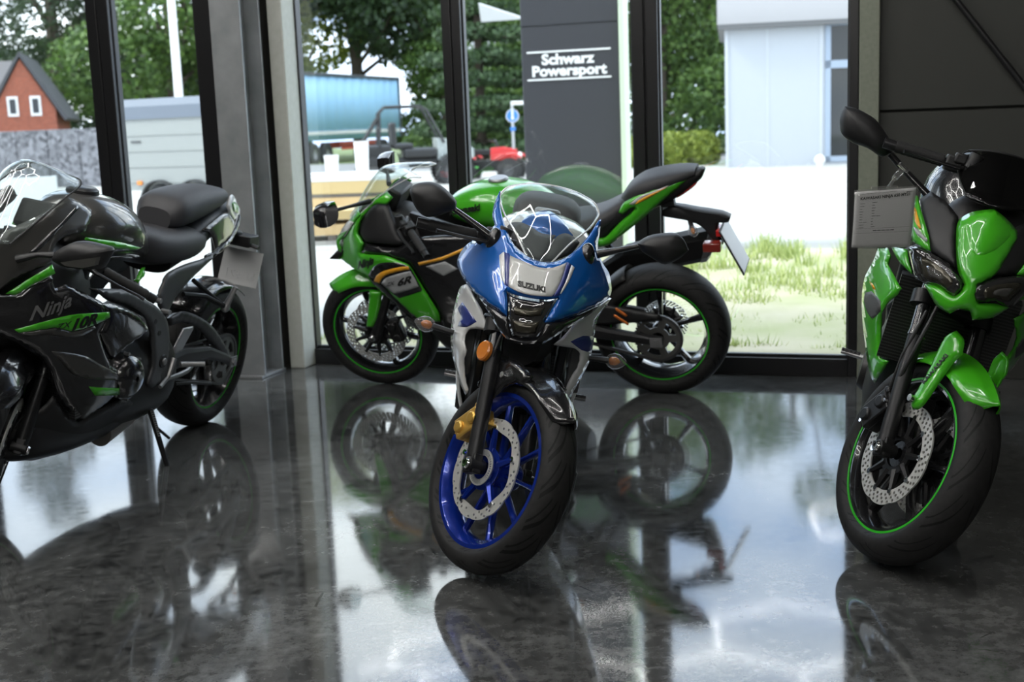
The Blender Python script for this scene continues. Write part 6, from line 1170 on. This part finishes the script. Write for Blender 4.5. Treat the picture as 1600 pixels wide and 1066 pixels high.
csheet('graphite_panel', [(81, 549), (110, 552), (137, 558), (156, 569), (186.5, 586.5), (186.5, 595), (120, 589), (96, 566)], G_grey, .0015, t=.003, edge=.008, drop=.003)
csheet('green_decal', [(139, 604.5), (186.5, 607), (186.5, 617), (148, 618.5)], G_paint, .0005, t=.0012, edge=.03, drop=0, res=.012, sm=0)
M_gl = mat('grey_lettering', (.14, .14, .14), .4)
deco_text(C, 'lettering', 'Ninja', SCf, M_gl, (80, 482), (100, 474), size=.062, shear=.4, offset=.001, off=.001)
deco_text(C, 'lettering', 'ZX', SCf, Blk_let, (97, 510), (105, 508), size=.030, shear=.4, off=.0022, scale_x=1.2)
deco_text(C, 'lettering', '10R', SCf, Blk_let, (129, 505), (141, 501.5), size=.052, shear=.4, offset=.002, off=.0022, scale_x=1.25)
nose = C.tr([(7, 366), (-30, 392), (-34, 440), (-22, 466), (-18, 500)], SCf); bridge(C, 'nose_panel', nose, G_grey, (.05, .04)); 
C.shield([(.14, .985, .09, .05, .0), (.09, 1.04, .115, .09, -.01), (.03, 1.12, .135, .14, .0), (-.03, 1.195, .135, .17, .035), (-.09, 1.225, .11, .14, .05), (-.14, 1.215, .07, .07, .03)], Screen, trim=K_matt)
mb = MB(); mb.box((-.20, 0, 1.03), (.06, .17, .10), Matrix.Rotation(R(-30), 3, 'Y')); mb.build('instrument_panel', K_matt, C.root, bevel=.012); mb = MB(); superloft(mb, [(.04, .96, .72, .06), (-.06, .98, .60, .12), (-.22, .96, .54, .14), (-.34, .92, .52, .12)]); mb.build('headstock_cover', K_matt, C.root)
csheet('belly_pan', [(20, 700), (30, 716), (54, 722), (80, 716), (112, 706), (153, 678), (190, 663), (230, 649), (232, 634), (192, 626), (150, 648), (128, 660), (108, 646), (90, 620), (70, 640), (45, 650), (30, 670)], K_matt, -.004)
mb = MB(); superloft(mb, [(.00, .33, .24, .03), (-.10, .38, .20, .10), (-.35, .40, .17, .14), (-.70, .40, .18, .14), (-.86, .36, .22, .10)]); mb.build('belly_floor', K_matt, C.root)
mb = MB(); mb.box((-.22, 0, .50), (.04, .34, .30), Matrix.Rotation(R(12), 3, 'Y')); mb.build('radiator', Rad, C.root, smooth=0)
csheet('intake_cover', [(166, 475), (190, 477), (223, 492.5), (238, 510), (239, 520), (222, 534), (204, 547), (182, 565), (172, 548), (161, 524), (172, 500)], K_gloss, -.012)
mb = MB(); superloft(mb, [(-.26, .52, .30, .12), (-.36, .64, .22, .16), (-.66, .66, .18, .19), (-.90, .56, .2, .18), (-1.0, .44, .26, .10)]); mb.build('engine', K_eng, C.root)
mb = MB(); q = C.pl(207, 591, 1, .23); mb.lathe([(.01, .03), (.05, .028), (.075, .010), (.085, -.02), (.09, -.06)], (q.x, .22, q.z), n=36, closed=False); mb.build('engine_cover', K_gloss, C.root)
for i in range(6):
    a = i * 1.047 + .4; mb = MB(); mb.cyl((q.x + .088 * math.cos(a), .195, q.z + .088 * math.sin(a)), (q.x + .088 * math.cos(a), .215, q.z + .088 * math.sin(a)), .007, n=8); mb.build('cover_bolt', S_alu, C.root)
M_fr = mat('satin_dark_frame', (.075, .077, .080), .42, metal=.5, bump=(500, .2))
SFr = Surf(1, [(-.3, .85, .20), (-.5, .8, .20), (-.7, .7, .195), (-.8, .55, .19), (-.85, .4, .18), (-.6, .6, .21)], lam=1e-3)
csheet('frame_beam', [(150, 452), (176, 452), (205, 455), (232, 470), (249, 481), (263, 499), (267, 520), (266, 545), (261, 575), (252, 598), (239, 608), (232, 600), (241, 570), (240, 540), (238, 512), (224, 492), (200, 478), (170, 470)], M_fr, 0, SFr, t=.02, edge=.012, drop=.008)
mb = MB(); q = C.pl(252, 564, 1, .19)
for r_, m_, h_ in ((.026, K_metal, .012), (.014, S_alu, .018)): mb = MB(); mb.cyl((q.x, .17, q.z), (q.x, .19 + h_, q.z), r_, n=24); mb.build('pivot_bolt', m_, C.root, bevel=.002)
for u, v in ((248, 470), (262, 488), (240, 502), (246, 520)): mb = MB(); p = C.pl(u, v, 1, .195); mb.cyl((p.x, .17, p.z), (p.x, .205, p.z), .010, n=14); mb.build('frame_plug', K_matt if v > 495 else S_alu, C.root)
SSb = Surf(1, [(-.8, .75, .15), (-1.0, .85, .13), (-1.2, .9, .12), (-1.4, .95, .09), (-.85, .6, .17)], lam=1e-3)
csheet('subframe', [(250, 462), (256, 446), (264, 428), (290, 414), (321, 404), (345, 390), (358, 378), (352, 390), (336, 404), (305, 433), (288, 452), (276, 467), (262, 497), (252, 480)], M_fr, 0, SSb, t=.012, edge=.012, drop=.008)
csheet('frame_inner_green', [(236, 424), (243, 421), (240, 434), (231, 447), (228, 442)], G_paint, -.03, SSb, t=.01)
# tank, seats and tail
mb = MB(); superloft(mb, [(-.24, 1.0, .93, .05), (-.29, 1.075, .90, .11), (-.38, 1.105, .87, .155), (-.50, 1.095, .86, .165), (-.60, 1.06, .85, .15), (-.68, 1.0, .84, .125), (-.74, .93, .83, .10)], e=2.2); mb.build('fuel_tank', G_grey, C.root, smooth=50)
mb = MB(); mb.lathe([(.001, .018), (.045, .018), (.055, .010), (.058, -.01)], (-.42, 0, 1.102), 'z', n=36, closed=False); mb.build('fuel_cap', K_metal, C.root)
STk = Surf(1, [(-.25, .95, .13), (-.45, .95, .17), (-.62, .93, .155), (-.45, .88, .165), (-.7, .92, .125)], lam=1e-3)
csheet('tank_green_stripe', [(131, 370), (150, 373), (185, 378), (217, 386.5), (210, 390), (180, 388), (150, 382), (128, 374)], G_paint, .012, STk, both=True, t=.003, edge=.008, drop=.002)
mb = MB(); superloft(mb, [(-.70, .965, .84, .09), (-.78, .955, .81, .13), (-.90, .945, .80, .145), (-1.05, .94, .80, .14), (-1.15, .925, .82, .12), (-1.22, .90, .84, .08)], e=2.8); mb.build('rider_seat', Seat_m, C.root)
mb = MB(); superloft(mb, [(-.93, 1.01, .93, .07), (-.98, 1.055, .93, .105), (-1.08, 1.075, .94, .11), (-1.25, 1.08, .97, .10), (-1.38, 1.07, 1.0, .08), (-1.44, 1.05, 1.01, .05)], e=2.8); mb.build('pillion_seat', Seat_m, C.root)
STl = Surf(1, [(-1.0, .95, .12), (-1.0, .88, .13), (-1.2, .98, .115), (-1.2, .85, .12), (-1.4, 1.02, .085), (-1.4, .92, .09), (-1.5, 1.0, .06)], lam=1e-3)
csheet('tail_fairing', [(318, 360), (335, 345), (355, 331), (366, 343), (365, 357), (362, 368), (350, 380), (337, 390), (334, 376), (328, 364)], G_grey, .006, STl, edge=.014, drop=.01)
csheet('tail_tip', [(361, 306), (367, 305), (371, 318), (376, 326), (374, 337), (366, 346), (358, 334), (356, 322)], Wht, .004, STl, edge=.012, drop=.008); csheet('tail_decal', [(361, 317), (365, 315), (371, 322), (370, 333), (364, 330)], G_paint, .007, STl, **dec)
csheet('tail_lower', [(337, 392), (352, 381), (364, 368), (372, 345), (376, 330), (377, 342), (372, 360), (360, 382), (345, 396), (322, 405), (322, 400)], K_gloss, .002, STl, edge=.01, drop=.006)
mb = MB(); superloft(mb, [(-.90, .86, .76, .11), (-1.05, .92, .80, .12), (-1.2, .97, .84, .11), (-1.38, 1.0, .90, .08), (-1.50, 1.0, .94, .05)]); mb.build('tail_body', K_matt, C.root)
mb = MB(); mb.box((-1.50, 0, .97), (.03, .10, .04)); mb.build('tail_light', RedL, C.root, bevel=.008)
# tail holder and the back of the plate
tl, tr_, br, bl = [C.pl(u, v, 0, -1.70) for u, v in ((350, 392), (400, 402), (403, 443), (350, 433))]
cpl = (tl + tr_ + br + bl) / 4; hh = ((tl - bl).length + (tr_ - br).length) / 2; w_ = (tl - tr_).length * 1.02; P_, Rm = C.licence_plate(cpl, (0, 1, 0), (-.25, 0, 1), .19, .16)
V, F = text2d('SE 921', size=.055, offset=.001); mb = MB(); Rf = Rm; mb.add([cpl + Rf @ Vector((-a, b_ - .035, .0022)) for a, b_ in V], F); o = mb.build('plate_embossing', MATS['plate_aluminium'], P_, smooth=0); qq = o.modifiers.new('s', 'SOLIDIFY'); qq.thickness = .003; qq.offset = 0
mb = MB(); mb.tube([(-1.44, 0, .93), (-1.58, 0, .86), (-1.68, 0, .84)], [.035, .03, .03], 8, flat=.6); mb.box((-1.68, 0, .815), (.10, .17, .05)); mb.build('tail_holder', K_matt, C.root, bevel=.006)
mb = MB(); mb.tube([C.pl(362, 374, 0, -1.66), C.pl(383, 380, 0, -1.66), C.pl(404, 388, 0, -1.66)], [.016, .014, .012], 10, flat=.7); mb.build('indicator_stalk', K_matt, C.root)
C.signal((-1.66, -.06, .86), (-1.68, -.20, .85))
# levers, grips and mirrors (the bars follow the turned fork)
Si = C.ST.inverted()
for s in (1, -1):
    if s > 0: b0, t0 = Si @ C.pl(163, 424, 0, -.27), Si @ C.pl(229, 461, 0, -.35)
    else: b0, t0 = Vector((b0.x, -b0.y, b0.z)), Vector((t0.x, -t0.y, t0.z))
    C.grip(s, b0, t0); mb = C.st(); q = C.axle + C.ax * .66; mb.tube([q + Vector((0, s * .10, 0)), q.lerp(b0, .6) + Vector((0, s * .03, 0)), b0], .012, 8); mb.build('clip_on_bar', K_metal, C.root)
hd = [(84.5, 403), (90, 393), (98, 387), (120, 377), (142, 378), (174, 386.5), (177, 391), (165, 414), (158, 420), (131, 420.5), (101, 416), (85, 407)]
o = C.pod('mirror', hd, 0, .04, [(.35, .052), (.75, .042), (.96, .018), (1, 0), (.99, -.012), (.93, -.02)], K_matt); mb = MB(); mb.tube([C.pl(u, v, 0, x) for u, v, x in ((86, 399, .045), (60, 398, .06), (27, 405, .08))], [.016, .012, .02], 12, flat=.7); mb.build('mirror_stalk', K_matt, o)
lp = [C.pl(u, v, 0, .09) for u, v in ((95, 410), (152, 402), (148, 415), (130, 419), (104, 416))]; mb = MB(); mb.loft([[p + Vector((dx, 0, 0)) for p in lp] for dx in (-.02, .004)]); mb.build('mirror_indicator', mat('smoked_lens', (.06, .06, .055), .1, coat=1), o, smooth=0)
cpt = [C.pl(u, v, 0, .04) for u, v in hd]; mb = MB(); pillow(mb, [(-p[1], p[2]) for p in cpt], (.04, 0, 0), (0, 1, 0), (0, 0, 1), [(.35, .052), (.75, .042), (.96, .018), (1, 0), (.99, -.012), (.93, -.02)], 3); o = mb.build('mirror', K_matt, C.root)
mb = MB(); mb.tube([(.045, -C.pl(86, 399, 0, .045).y, C.pl(86, 399, 0, .045).z), (.06, -.15, .96), (.06, -.10, .95)], [.016, .012, .02], 12, flat=.7); mb.build('mirror_stalk', K_matt, o)
# rear end
C.rear(mat('satin_swingarm', (.05, .05, .052), .45, metal=.5), 1, sprocket=.105, banana=True); C.stand((-.779, .25, .045), C.pl(232, 632, 1, .14))
SBr = Surf(1, [(-.9, .5, .15), (-1.2, .6, .15), (-1.45, .35, .15)])
csheet('swingarm_brace', [(266, 498), (285, 487), (306, 492), (330, 507), (348, 530), (362, 556), (366, 566), (352, 566), (340, 548), (322, 525), (305, 510), (285, 505), (268, 510)], MATS['satin_swingarm'], 0, SBr, t=.025, edge=.008, drop=.006)
mb = MB(); mb.grid([[(-1.45 + (.342 - .03 * abs(q) ** 3) * math.cos(a), q * .095, .32 + (.342 - .03 * abs(q) ** 3) * math.sin(a)) for q in np.linspace(-1, 1, 11)] for a in np.linspace(R(45), R(125), 14)]); mb.build('rear_hugger', K_gloss, C.root, solid=.004)
sheet('heel_plate', C.tr([(288, 513), (303, 510), (303, 515), (284, 550), (275, 553), (272, 545)], S3 := Surf(1, [(-.9, .5, .19), (-1.1, .6, .19), (-.8, .5, .19)])), S3, S_alu, C.root, both=True, t=.004, edge=.006, drop=.003, res=.008, sm=1)
mb = MB(); mb.tube([C.pl(282, 570, 1, .22), C.pl(300, 569, 1, .25), C.pl(320, 569, 1, .29)], [.012, .010, .010], 10); o = mb.build('footpeg', S_alu, C.root)
mb = MB(); mb.tube([C.pl(272, 560, 1, .19), C.pl(262, 590, 1, .19), C.pl(250, 605, 1, .2)], [.012, .010, .008], 8); mb.tube([C.pl(262, 592, 1, .19), C.pl(280, 586, 1, .19), C.pl(292, 580, 1, .19), C.pl(300, 572, 1, .19)], [.008, .010, .010, .008], 8); mb.build('shift_lever', S_alu, C.root)
mb = MB(); mb.tube([C.pl(274, 600, 1, .2), C.pl(300, 598, 1, .2), C.pl(330, 600, 1, .2)], .006, 8); mb.build('shift_rod', K_metal, C.root)
mb = MB(); pts = [C.pl(302, 438, 1, .13), C.pl(330, 462, 1, .16), C.pl(350, 478, 1, .19)]; mb.tube(pts, .010, 8); pts2 = [C.pl(286, 460, 1, .14), C.pl(320, 463, 1, .17), C.pl(352, 480, 1, .19)]; mb.tube(pts2, .011, 8); o = mb.build('passenger_peg_bracket', K_metal, C.root)
mb = MB(); a_ = C.pl(352, 480, 1, .19); mb.tube([a_, a_ + Vector((0, .02, .05)), a_ + Vector((-.01, .03, .09))], [.016, .012, .010], 8); mb.sphere(a_, (.022, .02, .022), 12, 8); mb.build('footpeg', S_alu, C.root)
mb = MB(); mb.loft([[(x, -.02 + r_ * 1.0 * math.cos(a) + .10, z + r_ * math.sin(a)) for a in np.linspace(0, 2 * math.pi, 20, endpoint=False)] for x, z, r_ in ((-.55, .20, .05), (-.70, .25, .06), (-.82, .32, .06), (-.84, .33, .045))]); mb.build('exhaust_collector', mat('titanium_exhaust', (.28, .26, .24), .4, metal=.8), C.root)
mb = MB(); mb.loft([[(x, -.18 + r_ * math.cos(a) * .8, z + r_ * math.sin(a)) for a in np.linspace(0, 2 * math.pi, 20, endpoint=False)] for x, z, r_ in ((-.84, .32, .04), (-1.0, .36, .065), (-1.28, .46, .07), (-1.32, .475, .05))]); mb.build('silencer', K_metal, C.root)
# cloth hanging behind the seat, seen between tail and wheel
